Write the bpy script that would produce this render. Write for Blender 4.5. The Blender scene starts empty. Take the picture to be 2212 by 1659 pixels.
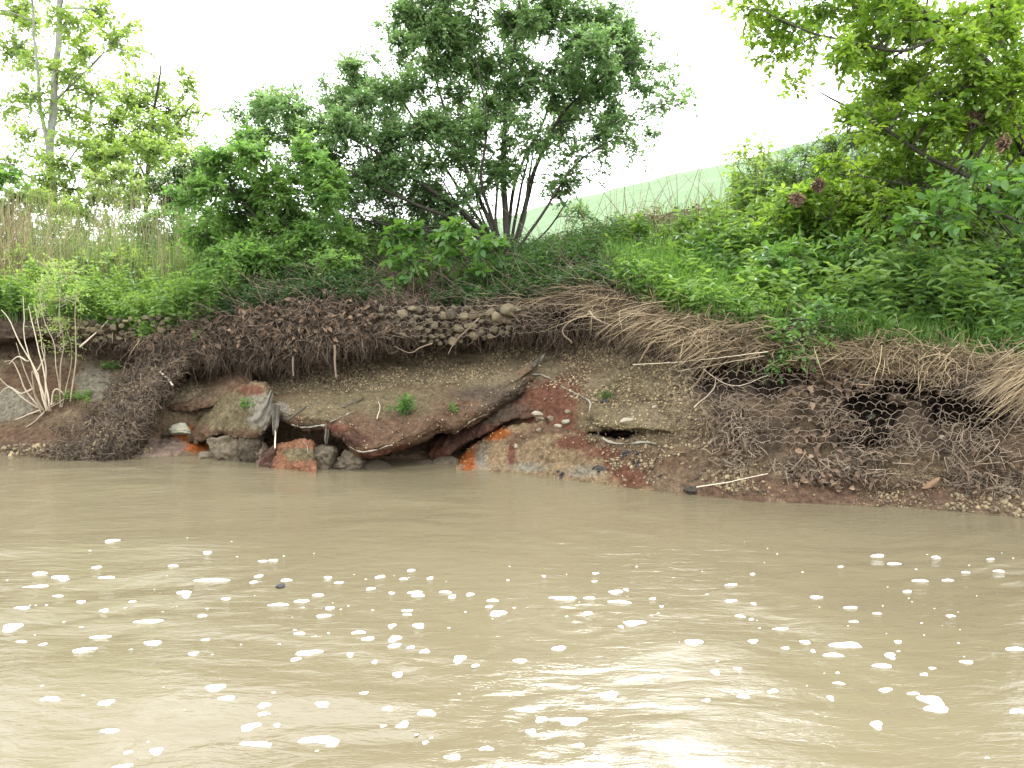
import bpy, math, random
import numpy as np
from mathutils import Vector
from mathutils.bvhtree import BVHTree

# ------------------------------------------------------------------ camera, sky, sun, exposure
SC = bpy.context.scene
COL = SC.collection
FP, CX, CY = 1640.0, 1106.0, 829.5          # focal length and centre in photo units (2212 x 1659)
HZ = 713.0                                   # photo row of the horizon
PITCH = math.atan((CY - HZ) / FP)
CAM = np.array([0.0, 0.0, 1.2])
cam_d = bpy.data.cameras.new("camera")
cam_d.sensor_width = 36.0
cam_d.lens = 36.0 * FP / 2212.0
cam_d.clip_start, cam_d.clip_end = 0.05, 2000.0
cam_o = bpy.data.objects.new("camera", cam_d)
COL.objects.link(cam_o)
cam_o.location = CAM
cam_o.rotation_euler = (math.pi / 2 - PITCH, 0, 0)
SC.camera = cam_o

SUN_EL, SUN_AZ = math.radians(52), math.radians(12)
world = bpy.data.worlds.new("World")
SC.world = world
world.use_nodes = True
wn, wl = world.node_tree.nodes, world.node_tree.links
wn.clear()
sky = wn.new("ShaderNodeTexSky")
sky.sky_type = 'NISHITA'
sky.sun_disc = False
sky.sun_elevation = SUN_EL
sky.sun_rotation = SUN_AZ
sky.air_density, sky.dust_density, sky.ozone_density = 1.0, 6.0, 1.0
hs = wn.new("ShaderNodeHueSaturation")
hs.inputs['Saturation'].default_value = 0.12
bg = wn.new("ShaderNodeBackground")
bg.inputs['Strength'].default_value = 0.15
wo = wn.new("ShaderNodeOutputWorld")
wl.new(sky.outputs[0], hs.inputs['Color'])
veil = wn.new("ShaderNodeMixRGB")                # an even layer of cloud over the clear sky
veil.inputs[0].default_value = 0.75
veil.inputs[2].default_value = (9.5, 9.7, 9.9, 1)
wl.new(hs.outputs[0], veil.inputs[1])
wl.new(veil.outputs[0], bg.inputs['Color'])
wl.new(bg.outputs[0], wo.inputs['Surface'])

sun_d = bpy.data.lights.new("sun", 'SUN')
sun_d.energy = 1.1
sun_d.angle = math.radians(24)
sun_d.color = (1.0, 0.98, 0.95)
sun_o = bpy.data.objects.new("sun", sun_d)
COL.objects.link(sun_o)
sdir = Vector((math.sin(SUN_AZ) * math.cos(SUN_EL), math.cos(SUN_AZ) * math.cos(SUN_EL), math.sin(SUN_EL)))
sun_o.rotation_euler = sdir.to_track_quat('Z', 'Y').to_euler()
sun_o.location = (0, 0, 30)

SC.view_settings.view_transform = 'Standard'
SC.view_settings.look = 'None'
SC.view_settings.gamma = 1.0
SC.view_settings.exposure = 1.75
SC.cycles.max_bounces = 7
SC.cycles.diffuse_bounces = 4
SC.cycles.transmission_bounces = 4

rng = np.random.default_rng(7)
random.seed(7)

# ------------------------------------------------------------------ geometry helpers
cp, sp = math.cos(PITCH), math.sin(PITCH)

def ray(px, py):
    px, py = np.asarray(px, float), np.asarray(py, float)
    a, b = (px - CX) / FP, -(py - CY) / FP
    return np.stack([a + 0 * b, cp + b * sp + 0 * a, -sp + b * cp + 0 * a], -1)

def P(px, py, D):
    """Point seen at a photo position at horizontal distance D in front of the viewer."""
    r = ray(px, py)
    return CAM + r * (np.asarray(D, float) / r[..., 1])[..., None]

def W(px, py, z=0.0):
    """Point on the level z seen at a photo position."""
    r = ray(px, py)
    return CAM + r * ((z - CAM[2]) / r[..., 2])[..., None]

def proj(p):
    q = p - CAM
    f = q[..., 1] * cp - q[..., 2] * sp
    u = q[..., 1] * sp + q[..., 2] * cp
    f = np.maximum(f, 1e-3)
    return CX + FP * q[..., 0] / f, CY - FP * u / f

def _hash(i, j, k, s):
    h = (i * 374761393 + j * 668265263 + k * 2147483647 + s * 974711) & 0xffffffff
    h = ((h ^ (h >> 13)) * 1274126177) & 0xffffffff
    h = ((h ^ (h >> 16)) * 2246822519) & 0xffffffff
    return ((h ^ (h >> 15)) & 0xffff) / 65535.0 * 2 - 1

def vnoise(p, s=0):
    p = np.asarray(p, float)
    f0 = np.floor(p)
    t = p - f0
    t = t * t * (3 - 2 * t)
    i, j, k = [f0[..., a].astype(np.int64) for a in range(3)]
    r = 0
    for a in (0, 1):
        wa = t[..., 0] if a else 1 - t[..., 0]
        for b in (0, 1):
            wb = t[..., 1] if b else 1 - t[..., 1]
            for c in (0, 1):
                wc = t[..., 2] if c else 1 - t[..., 2]
                r = r + wa * wb * wc * _hash(i + a, j + b, k + c, s)
    return r

def fbm(p, octs=4, s=0, gain=0.5):
    r, a, tot = 0, 1.0, 0
    p = np.asarray(p, float)
    for o in range(octs):
        r = r + a * vnoise(p * (2.03 ** o), s + o * 17)
        tot += a
        a *= gain
    return r / tot

def nrm(v):
    return v / np.maximum(np.linalg.norm(v, axis=-1, keepdims=True), 1e-9)

def mesh_obj(name, verts, faces, mat, parent=None, attrs=None, smooth=False):
    """faces: list of integer arrays (n,3) or (n,4)."""
    verts = np.asarray(verts, np.float32).reshape(-1, 3)
    me = bpy.data.meshes.new(name)
    me.vertices.add(len(verts))
    me.vertices.foreach_set('co', verts.ravel())
    faces = [np.asarray(f, np.int32) for f in faces if len(f)]
    nl = sum(f.size for f in faces)
    npoly = sum(len(f) for f in faces)
    me.loops.add(nl)
    me.polygons.add(npoly)
    me.loops.foreach_set('vertex_index', np.concatenate([f.ravel() for f in faces]))
    tot = np.concatenate([np.full(len(f), f.shape[1], np.int32) for f in faces])
    start = np.concatenate([[0], np.cumsum(tot)[:-1]]).astype(np.int32)
    me.polygons.foreach_set('loop_start', start)
    try:
        me.polygons.foreach_set('loop_total', tot)
    except Exception:
        pass
    if smooth:
        me.polygons.foreach_set('use_smooth', np.ones(npoly, bool))
    for k, v in (attrs or {}).items():
        v = np.asarray(v, np.float32)
        if v.ndim == 1:
            a = me.attributes.new(k, 'FLOAT', 'POINT')
            a.data.foreach_set('value', v)
        else:
            a = me.attributes.new(k, 'FLOAT_COLOR', 'POINT')
            a.data.foreach_set('color', np.concatenate([v, np.ones((len(v), 1), np.float32)], 1).ravel())
    me.update(calc_edges=True)
    me.validate()
    if mat:
        me.materials.append(mat)
    o = bpy.data.objects.new(name, me)
    COL.objects.link(o)
    if parent:
        o.parent = parent
        o.matrix_parent_inverse = parent.matrix_world.inverted() if False else o.matrix_parent_inverse
    return o

def tag(o, label=None, cat=None, group=None, kind=None):
    if label: o['label'] = label
    if cat: o['category'] = cat
    if group: o['group'] = group
    if kind: o['kind'] = kind
    return o

def thing(name, loc, label, cat, group=None):
    o = bpy.data.objects.new(name, None)
    COL.objects.link(o)
    o.location = [float(c) for c in loc]
    o.empty_display_size = 0.1
    return tag(o, label, cat, group)

class Bag:
    """Collects vertices and faces for one mesh."""
    def __init__(s):
        s.v, s.f3, s.f4, s.t, s.n = [], [], [], [], 0
    def add(s, v, f4=None, f3=None, tint=None):
        v = np.asarray(v, float).reshape(-1, 3)
        if f4 is not None and len(f4): s.f4.append(np.asarray(f4) + s.n)
        if f3 is not None and len(f3): s.f3.append(np.asarray(f3) + s.n)
        s.t.append(np.full(len(v), .5) if tint is None else np.broadcast_to(np.asarray(tint, float), (len(v),)))
        s.v.append(v)
        s.n += len(v)
    def build(s, name, mat, parent=None, smooth=False, extra=None):
        if not s.v: return None
        v = np.concatenate(s.v)
        if parent is not None:
            v = v - np.array(parent.location)
        fs = []
        if s.f4: fs.append(np.concatenate(s.f4))
        if s.f3: fs.append(np.concatenate(s.f3))
        at = {'tint': np.concatenate(s.t)}
        return mesh_obj(name, v, fs, mat, parent, at, smooth)

def top(name, bag, mat, smooth=False):
    """One-mesh thing with its origin at its own lowest middle point."""
    v = np.concatenate(bag.v)
    c = np.array([v[:, 0].mean(), v[:, 1].mean(), v[:, 2].min()])
    bag.v = [x - c for x in bag.v]
    o = bag.build(name, mat, None, smooth)
    o.location = c
    return o

def leaves(bag, pos, d, up, L, Wd, tint, fold=0.12, droop=0.15):
    """Folded six-sided leaves, one per row of pos."""
    n = len(pos)
    if n == 0: return
    L = np.broadcast_to(np.asarray(L, float), (n,))[:, None]
    Wd = np.broadcast_to(np.asarray(Wd, float), (n,))[:, None]
    d = nrm(d)
    s = nrm(np.cross(d, up))
    m = np.cross(s, d)
    v = np.empty((n, 6, 3))
    v[:, 0] = pos
    a = pos + d * L * .3 + m * fold * Wd
    b = pos + d * L * .68 + m * (fold * Wd - droop * .4 * L)
    v[:, 1], v[:, 5] = a + s * Wd * .48, a - s * Wd * .48
    v[:, 2], v[:, 4] = b + s * Wd * .40, b - s * Wd * .40
    v[:, 3] = pos + d * L - m * droop * L
    i = np.arange(n)[:, None] * 6
    f = np.concatenate([i + [0, 1, 2, 3], i + [0, 3, 4, 5]])
    bag.add(v, f4=f, tint=np.repeat(np.broadcast_to(tint, (n,)), 6))

def blades(bag, pos, h, lean, w, tint, curve=.5, nseg=4, up=(0, 0, 1)):
    """Grass blades: tapered strips starting at pos, rising along up and bending towards lean."""
    n = len(pos)
    if n == 0: return
    h = np.broadcast_to(np.asarray(h, float), (n,))[:, None]
    w = np.broadcast_to(np.asarray(w, float), (n,))[:, None]
    up = np.broadcast_to(np.asarray(up, float), (n, 3))
    side = nrm(np.cross(lean + rng.normal(0, .35, (n, 3)), up + 1e-3))
    v = np.empty((n, 2 * nseg + 1, 3))
    for k in range(nseg + 1):
        t = k / nseg
        c = pos + up * h * t * (1 - .25 * curve * t) + lean * h * curve * t * t
        if k < nseg:
            ww = w * (1 - .75 * t) * .5
            v[:, 2 * k], v[:, 2 * k + 1] = c - side * ww, c + side * ww
        else:
            v[:, 2 * nseg] = c
    i = np.arange(n)[:, None] * (2 * nseg + 1)
    f4 = np.concatenate([i + [2 * k, 2 * k + 1, 2 * k + 3, 2 * k + 2] for k in range(nseg - 1)])
    f3 = i + [2 * nseg - 2, 2 * nseg - 1, 2 * nseg]
    bag.add(v, f4=f4, f3=f3, tint=np.repeat(np.broadcast_to(tint, (n,)), 2 * nseg + 1))

def tubes(bag, Pn, Rn, sides=4, tint=.5):
    """A batch of tubes: Pn (N,n,3) centre lines, Rn (N,n) radii."""
    Pn = np.asarray(Pn, float)
    if Pn.ndim == 2: Pn = Pn[None]
    N, n = Pn.shape[:2]
    if N == 0: return
    Rn = np.broadcast_to(np.asarray(Rn, float), (N, n))
    T = nrm(np.gradient(Pn, axis=1))
    ref = np.where(np.abs(nrm(Pn[:, -1] - Pn[:, 0])[:, 2:3]) > .8, np.array([[1., .1, 0]]), np.array([[.05, .1, 1.]]))[:, None]
    S = nrm(np.cross(T, np.broadcast_to(ref, T.shape)))
    B = np.cross(T, S)
    a = np.arange(sides) / sides * 2 * math.pi
    v = Pn[:, :, None] + Rn[:, :, None, None] * (np.cos(a)[:, None] * S[:, :, None] + np.sin(a)[:, None] * B[:, :, None])
    base = (np.arange(N) * n * sides)[:, None, None, None]
    k = (np.arange(n - 1) * sides)[None, :, None, None]
    j = np.arange(sides)
    q = np.stack([j, (j + 1) % sides, (j + 1) % sides + sides, j + sides], -1)[None, None]
    tt = np.repeat(np.broadcast_to(tint, (N,)), n * sides)
    bag.add(v, f4=(base + k + q).reshape(-1, 4), tint=tt)

def catmull(pts, n):
    pts = np.asarray(pts, float)
    m = len(pts)
    if m == 2:
        t = np.linspace(0, 1, n)[:, None]
        return pts[0] * (1 - t) + pts[1] * t
    q = np.concatenate([[2 * pts[0] - pts[1]], pts, [2 * pts[-1] - pts[-2]]])
    u = np.linspace(0, m - 1 - 1e-6, n)
    i = u.astype(int)
    t = (u - i)[:, None]
    p0, p1, p2, p3 = q[i], q[i + 1], q[i + 2], q[i + 3]
    return .5 * (2 * p1 + (p2 - p0) * t + (2 * p0 - 5 * p1 + 4 * p2 - p3) * t * t + (3 * p1 - p0 - 3 * p2 + p3) * t ** 3)

def loft(rows, seg):
    """rows: list of (nu,3) curves; returns the (nv,nu,3) sheet through them and each row's index."""
    R = np.stack(rows)
    q = np.concatenate([[2 * R[0] - R[1]], R, [2 * R[-1] - R[-2]]])
    out, idx = [], []
    for i in range(len(rows) - 1):
        idx.append(sum(len(o) for o in out))
        t = (np.arange(seg[i]) / seg[i])[:, None, None]
        p0, p1, p2, p3 = q[i], q[i + 1], q[i + 2], q[i + 3]
        c = .5 * (2 * p1 + (p2 - p0) * t + (2 * p0 - 5 * p1 + 4 * p2 - p3) * t * t + (3 * p1 - p0 - 3 * p2 + p3) * t ** 3)
        out.append(.55 * c + .45 * (p1 * (1 - t) + p2 * t))
    idx.append(sum(len(o) for o in out))
    out.append(R[-1][None])
    return np.concatenate(out), idx

def grid_faces(nv, nu):
    a = (np.arange(nv - 1)[:, None] * nu + np.arange(nu - 1)[None]).ravel()
    return np.stack([a, a + 1, a + nu + 1, a + nu], -1)

def grid_normals(G):
    return nrm(np.cross(np.gradient(G, axis=1), np.gradient(G, axis=0)))

def ico(sub=3):
    t = (1 + 5 ** .5) / 2
    v = np.array([[-1, t, 0], [1, t, 0], [-1, -t, 0], [1, -t, 0], [0, -1, t], [0, 1, t], [0, -1, -t], [0, 1, -t], [t, 0, -1], [t, 0, 1], [-t, 0, -1], [-t, 0, 1]], float)
    f = np.array([[0, 11, 5], [0, 5, 1], [0, 1, 7], [0, 7, 10], [0, 10, 11], [1, 5, 9], [5, 11, 4], [11, 10, 2], [10, 7, 6], [7, 1, 8], [3, 9, 4], [3, 4, 2], [3, 2, 6], [3, 6, 8], [3, 8, 9], [4, 9, 5], [2, 4, 11], [6, 2, 10], [8, 6, 7], [9, 8, 1]])
    v = nrm(v)
    for _ in range(sub):
        e = {}
        v = list(v)
        nf = []
        def mid(a, b):
            k = (min(a, b), max(a, b))
            if k not in e:
                m = (v[a] + v[b]) / 2
                v.append(m / np.linalg.norm(m))
                e[k] = len(v) - 1
            return e[k]
        for a, b, c in f:
            x, y, z = mid(a, b), mid(b, c), mid(c, a)
            nf += [[a, x, z], [b, y, x], [c, z, y], [x, y, z]]
        v, f = np.array(v), np.array(nf)
    return v, f

ICO = {k: ico(k) for k in (1, 2, 3, 4, 5)}

def rock(seed, size, sub=3, cuts=7, rough=.12, box=0.0):
    """An angular stone: a sphere cut by random planes, then roughened."""
    r = np.random.default_rng(seed)
    v, f = ICO[sub]
    v = v.copy()
    if box:
        q = np.abs(v) ** 4
        v = v / (q.sum(1) ** .25)[:, None] * (1 - .1)
    for _ in range(cuts):
        n = nrm(r.normal(size=3))
        h = r.uniform(.55, .85)
        d = v @ n - h
        v = v - np.maximum(d, 0)[:, None] * n * .92
    v = v * (1 + rough * fbm(v * 1.7 + seed * 3.1, 3, seed)[:, None] + rough * .8 * fbm(v * 5 + seed, 4, seed + 5)[:, None])
    return v * np.asarray(size, float) * .5 * 1.15, f

# ------------------------------------------------------------------ materials
def new_mat(name):
    m = bpy.data.materials.new(name)
    m.use_nodes = True
    nt = m.node_tree
    nt.nodes.clear()
    out = nt.nodes.new("ShaderNodeOutputMaterial")
    return m, nt.nodes, nt.links, out

def leaf_mat(name, c1, c2, trans=.4, rough=.45, tcol=None):
    m, N, K, out = new_mat(name)
    at = N.new("ShaderNodeAttribute"); at.attribute_name = 'tint'
    rp = N.new("ShaderNodeValToRGB")
    rp.color_ramp.elements[0].color = (*c1, 1)
    rp.color_ramp.elements[1].color = (*c2, 1)
    K.new(at.outputs['Fac'], rp.inputs[0])
    pb = N.new("ShaderNodeBsdfPrincipled")
    pb.inputs['Roughness'].default_value = rough
    pb.inputs['Specular IOR Level'].default_value = .35
    K.new(rp.outputs[0], pb.inputs['Base Color'])
    tr = N.new("ShaderNodeBsdfTranslucent")
    mx = N.new("ShaderNodeMixRGB"); mx.blend_type = 'MULTIPLY'; mx.inputs[0].default_value = 1
    mx.inputs[2].default_value = (*(tcol or (1.7, 1.6, .7)), 1)
    K.new(rp.outputs[0], mx.inputs[1])
    K.new(mx.outputs[0], tr.inputs['Color'])
    ms = N.new("ShaderNodeMixShader"); ms.inputs[0].default_value = trans
    K.new(pb.outputs[0], ms.inputs[1]); K.new(tr.outputs[0], ms.inputs[2])
    K.new(ms.outputs[0], out.inputs[0])
    return m

def rough_mat(name, c1, c2, scale=30, rough=.9, bump=.4, dist=.01, attr=None, spec=.3):
    """Soil, stone, bark, straw: two colours mixed by noise and by the piece's own tint."""
    m, N, K, out = new_mat(name)
    tc = N.new("ShaderNodeTexCoord")
    nz = N.new("ShaderNodeTexNoise"); nz.inputs['Scale'].default_value = scale; nz.inputs['Detail'].default_value = 6; nz.inputs['Roughness'].default_value = .65
    K.new(tc.outputs['Object'], nz.inputs['Vector'])
    pb = N.new("ShaderNodeBsdfPrincipled")
    pb.inputs['Roughness'].default_value = rough
    pb.inputs['Specular IOR Level'].default_value = spec
    if attr == 'soil':
        at = N.new("ShaderNodeAttribute"); at.attribute_name = 'soil'
        r1 = N.new("ShaderNodeValToRGB")
        r1.color_ramp.elements[0].position, r1.color_ramp.elements[1].position = .3, .72
        r1.color_ramp.elements[0].color = (.45, .42, .40, 1)
        r1.color_ramp.elements[1].color = (1.5, 1.45, 1.35, 1)
        K.new(nz.outputs['Fac'], r1.inputs[0])
        mx = N.new("ShaderNodeMixRGB"); mx.blend_type = 'MULTIPLY'; mx.inputs[0].default_value = 1
        K.new(at.outputs['Color'], mx.inputs[1]); K.new(r1.outputs[0], mx.inputs[2])
        n2 = N.new("ShaderNodeTexNoise"); n2.inputs['Scale'].default_value = 140; n2.inputs['Detail'].default_value = 3
        K.new(tc.outputs['Object'], n2.inputs['Vector'])
        r2 = N.new("ShaderNodeValToRGB")
        r2.color_ramp.elements[0].position, r2.color_ramp.elements[1].position = .35, .65
        r2.color_ramp.elements[0].color = (.6, .6, .6, 1); r2.color_ramp.elements[1].color = (1.4, 1.4, 1.4, 1)
        K.new(n2.outputs['Fac'], r2.inputs[0])
        m2 = N.new("ShaderNodeMixRGB"); m2.blend_type = 'MULTIPLY'; m2.inputs[0].default_value = 1
        K.new(mx.outputs[0], m2.inputs[1]); K.new(r2.outputs[0], m2.inputs[2])
        K.new(m2.outputs[0], pb.inputs['Base Color'])
    else:
        at = N.new("ShaderNodeAttribute"); at.attribute_name = 'tint'
        ad = N.new("ShaderNodeMath"); ad.operation = 'ADD'
        K.new(nz.outputs['Fac'], ad.inputs[0]); K.new(at.outputs['Fac'], ad.inputs[1])
        sb = N.new("ShaderNodeMath"); sb.operation = 'SUBTRACT'; sb.inputs[1].default_value = .5
        K.new(ad.outputs[0], sb.inputs[0])
        rp = N.new("ShaderNodeValToRGB")
        rp.color_ramp.elements[0].position, rp.color_ramp.elements[1].position = .15, .85
        rp.color_ramp.elements[0].color = (*c1, 1); rp.color_ramp.elements[1].color = (*c2, 1)
        K.new(sb.outputs[0], rp.inputs[0])
        K.new(rp.outputs[0], pb.inputs['Base Color'])
    if bump:
        bp = N.new("ShaderNodeBump"); bp.inputs['Strength'].default_value = bump; bp.inputs['Distance'].default_value = dist
        K.new(nz.outputs['Fac'], bp.inputs['Height']); K.new(bp.outputs[0], pb.inputs['Normal'])
    K.new(pb.outputs[0], out.inputs[0])
    return m

M = {}
M['soil'] = rough_mat('soil', None, None, 26, .95, .6, .02, 'soil', .2)
M['stone'] = rough_mat('stone', (.13, .11, .075), (.36, .31, .22), 18, .85)
M['dirty_stone'] = rough_mat('dirty_stone', (.04, .033, .022), (.165, .135, .08), 22, .9)
M['grey_rock'] = rough_mat('grey_rock', (.055, .043, .028), (.235, .19, .125), 20, .9, .9, .025)
M['pale_rock'] = rough_mat('pale_rock', (.11, .105, .075), (.30, .285, .21), 12, .8)
M['gravel'] = rough_mat('gravel', (.08, .06, .04), (.36, .28, .16), 4, .85, 0)
M['coal'] = rough_mat('coal', (.014, .014, .015), (.055, .055, .056), 20, .85)
M['bark'] = rough_mat('bark', (.022, .019, .014), (.085, .076, .058), 25, .9, .6)
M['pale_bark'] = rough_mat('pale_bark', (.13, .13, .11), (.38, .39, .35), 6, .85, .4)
M['straw'] = rough_mat('straw', (.085, .06, .034), (.42, .32, .19), 3, .8, 0)
M['dead_stem'] = rough_mat('dead_stem', (.22, .17, .11), (.55, .47, .35), 5, .8, 0)
M['twig'] = rough_mat('twig', (.09, .066, .046), (.38, .30, .21), 3, .9, 0)
M['root'] = rough_mat('root', (.033, .025, .018), (.20, .15, .105), 3, .9, 0)
M['dead_leaf'] = leaf_mat('dead_leaf', (.045, .030, .020), (.33, .225, .145), .15, .8, (1.2, 1., .7))
M['wire'] = rough_mat('wire', (.09, .068, .05), (.32, .25, .19), 7, .7, 0)
M['fabric'] = rough_mat('fabric', (.09, .08, .062), (.27, .25, .20), 28, .9, .5)
M['wood'] = rough_mat('wood', (.10, .058, .036), (.27, .165, .10), 12, .8)
M['honey'] = leaf_mat('honeysuckle_leaf', (.09, .16, .065), (.19, .29, .13), .55, .45, (1.5, 1.6, 1.0))
M['bright'] = leaf_mat('bright_leaf', (.08, .165, .045), (.21, .33, .10), .55, .45, (1.5, 1.6, .9))
M['elder'] = leaf_mat('elder_leaf', (.055, .14, .034), (.14, .26, .07), .48)
M['yellowgreen'] = leaf_mat('yellowgreen_leaf', (.105, .205, .034), (.25, .37, .075), .55)
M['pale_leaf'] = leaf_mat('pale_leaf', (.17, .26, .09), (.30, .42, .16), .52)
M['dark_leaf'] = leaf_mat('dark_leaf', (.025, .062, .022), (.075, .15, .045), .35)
M['herb'] = leaf_mat('herb_leaf', (.05, .125, .034), (.18, .29, .085), .45)
M['blossom'] = leaf_mat('blossom', (.45, .47, .30), (.72, .72, .52), .3, .6, (1, 1, .9))
M['grass'] = leaf_mat('grass_blade', (.05, .13, .03), (.17, .29, .08), .4)
M['reed'] = leaf_mat('reed_blade', (.09, .16, .05), (.40, .36, .20), .35, .6, (1.2, 1.2, .8))
M['field'] = rough_mat('field', (.095, .16, .07), (.15, .235, .105), 1.6, .9, .6, .15)

def foam_material():
    m, N, K, out = new_mat('foam')
    pb = N.new("ShaderNodeBsdfPrincipled")
    pb.inputs['Base Color'].default_value = (.74, .74, .69, 1)
    pb.inputs['Roughness'].default_value = .6
    pb.inputs['Subsurface Weight'].default_value = 0
    K.new(pb.outputs[0], out.inputs[0])
    return m
M['foam'] = foam_material()

def water_material():
    m, N, K, out = new_mat('muddy_water')
    tc = N.new("ShaderNodeTexCoord")
    n0 = N.new("ShaderNodeTexNoise"); n0.inputs['Scale'].default_value = .5; n0.inputs['Detail'].default_value = 3
    K.new(tc.outputs['Object'], n0.inputs['Vector'])
    rp = N.new("ShaderNodeValToRGB")
    rp.color_ramp.elements[0].position, rp.color_ramp.elements[1].position = .35, .65
    rp.color_ramp.elements[0].color = (.126, .106, .064, 1); rp.color_ramp.elements[1].color = (.143, .122, .076, 1)
    K.new(n0.outputs['Fac'], rp.inputs[0])
    mp = N.new("ShaderNodeMapping"); mp.inputs['Scale'].default_value = (3.0, 9.0, 1)
    K.new(tc.outputs['Object'], mp.inputs['Vector'])
    n1 = N.new("ShaderNodeTexNoise"); n1.inputs['Scale'].default_value = 2.0; n1.inputs['Detail'].default_value = 4; n1.inputs['Distortion'].default_value = .6
    K.new(mp.outputs[0], n1.inputs['Vector'])
    n3 = N.new("ShaderNodeTexNoise"); n3.inputs['Scale'].default_value = 7.0; n3.inputs['Detail'].default_value = 3; n3.inputs['Distortion'].default_value = 1.2
    K.new(mp.outputs[0], n3.inputs['Vector'])
    ma = N.new("ShaderNodeMath"); ma.operation = 'MULTIPLY_ADD'; ma.inputs[1].default_value = .22
    K.new(n3.outputs['Fac'], ma.inputs[0]); K.new(n1.outputs['Fac'], ma.inputs[2])
    bp = N.new("ShaderNodeBump"); bp.inputs['Strength'].default_value = .5; bp.inputs['Distance'].default_value = .012
    K.new(ma.outputs[0], bp.inputs['Height'])
    pb = N.new("ShaderNodeBsdfPrincipled")
    pb.inputs['Roughness'].default_value = .06
    pb.inputs['IOR'].default_value = 1.333
    K.new(rp.outputs[0], pb.inputs['Base Color'])
    K.new(bp.outputs[0], pb.inputs['Normal'])
    K.new(pb.outputs[0], out.inputs[0])
    return m
M['water'] = water_material()

# ------------------------------------------------------------------ water
def spaced(lo, a, b, hi, step, coarse):
    l = -np.geomspace(1, 1 + (a - lo), coarse) + 1 + a
    r = np.geomspace(1, 1 + (hi - b), coarse) - 1 + b
    return np.concatenate([l[::-1], np.arange(a + step, b, step), r])
wx = spaced(-90, -7.5, 7.0, 90, .028, 14)
wy = spaced(-60, .9, 7.6, 9.3, .022, 12)
X, Y = np.meshgrid(wx, wy)
q = np.stack([X, Y, 0 * X], -1)
near = np.clip((Y - .3) / 1.0, 0, 1) * np.clip((9 - Y) / 2, .15, 1) * np.clip((12 - np.abs(X)) / 4, 0, 1)
warp = np.stack([fbm(q * .7, 2, 3), fbm(q * .7, 2, 9), 0 * X], -1) * .6
qq = q + warp
Z = (fbm(qq * np.array([.9, 1.6, 1]), 2, 31) * .022 + fbm(qq * np.array([2.6, 5.0, 1]), 3, 41) * .0075 * np.clip(1.2 + 1.6 * fbm(q * .6, 2, 77), .15, 2.2)) * near
for ex, ey, er in ((.28, 3.05, .22), (-.35, 2.62, .16), (.12, 2.2, .25)):      # small eddies turning in the current
    dx, dy = X - ex, Y - ey
    r_ = np.hypot(dx, dy)
    Z += .004 * np.sin(r_ * 55 + np.arctan2(dy, dx) * 2) * np.exp(-(r_ / er) ** 2)
Wv = np.stack([X, Y, Z], -1)
water = mesh_obj('water', Wv, [grid_faces(*X.shape)], M['water'], smooth=True)
tag(water, 'muddy brown river water', None, None, 'structure')
del water['label']

# ------------------------------------------------------------------ river bank (ground)
KX = [-1200, -500, -200, 0, 150, 250, 340, 450, 560, 700, 830, 1000, 1130, 1240, 1330, 1480, 1650, 1800, 2000, 2212, 2600, 3100]
def kn(v):
    return [v[0]] + list(v)
def sm(x, y, xs, w=9):
    f = np.interp(xs, x, y)
    k = np.hanning(w + 2)[1:-1]; k /= k.sum()
    return np.convolve(np.pad(f, w // 2, mode='edge'), k, 'valid')
NU = 1000
gx = np.concatenate([np.linspace(-1200, -60, 60)[:-1], np.linspace(-60, 2270, NU - 110), np.linspace(2270, 3100, 52)[1:]])
NU = len(gx)
def col(v, w=31):
    return sm(KX, kn(v), gx, w)
yW = col([972, 978, 983, 987, 989, 990, 993, 1008, 1018, 1018, 1014, 1022, 1036, 1046, 1062, 1078, 1086, 1098, 1112, 1135, 1165])
Dw = W(gx, yW)[:, 1]
def row(y, d, w=31):
    return P(gx, col(y, w), Dw + col(d, w))
cave = col([0, 0, 0, 0, 0, .1, .3, .4, .5, .6, .7, .2, 0, 0, 0, 0, 0, 0, 0, 0, 0])
r1 = P(gx, yW, Dw + cave); r1[:, 2] = 0.0
r0 = r1.copy(); r0[:, 1] -= .35; r0[:, 2] = -.35
rm = r1.copy(); rm[:, 1] -= 3.5; rm[:, 2] = -1.1
rA = row([930, 930, 930, 935, 945, 955, 945, 945, 950, 955, 950, 955, 965, 985, 1005, 1015, 1022, 1034, 1046, 1060, 1090],
         [.25, .25, .25, .25, .25, .4, .6, .75, .8, .9, .95, .5, .3, .2, .2, .22, .25, .25, .25, .25, .25])
rB = row([880, 880, 870, 860, 850, 850, 850, 880, 880, 870, 850, 838, 865, 890, 900, 905, 930, 935, 945, 960, 985],
         [.6, .6, .6, .6, .6, .7, .8, .9, .95, .95, .95, .75, .6, .5, .38, .38, .4, .4, .4, .4, .4])
rC = row([800, 790, 770, 760, 785, 805, 812, 812, 800, 765, 750, 745, 742, 752, 805, 830, 850, 858, 868, 880, 900],
         [1.1, 1.1, 1.1, 1.2, 1.2, 1.2, 1.4, 1.6, 1.7, 1.75, 1.75, 1.7, 1.6, 1.3, .65, .5, .5, .5, .5, .5, .5])
rD = row([770, 765, 745, 735, 758, 778, 780, 780, 765, 738, 722, 716, 710, 716, 778, 802, 818, 828, 838, 850, 865],
         [1.15, 1.15, 1.15, 1.25, 1.25, 1.2, 1.4, 1.6, 1.7, 1.75, 1.75, 1.7, 1.6, 1.3, .6, .5, .5, .5, .5, .5, .5])
rE = row([750, 745, 732, 728, 742, 765, 768, 768, 752, 730, 716, 712, 702, 698, 752, 776, 795, 808, 818, 830, 845],
         [.8, .8, .8, .85, .85, .75, .85, .95, 1.0, 1.1, 1.15, 1.15, 1.1, 1.0, .58, .5, .5, .5, .5, .5, .5])
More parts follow.
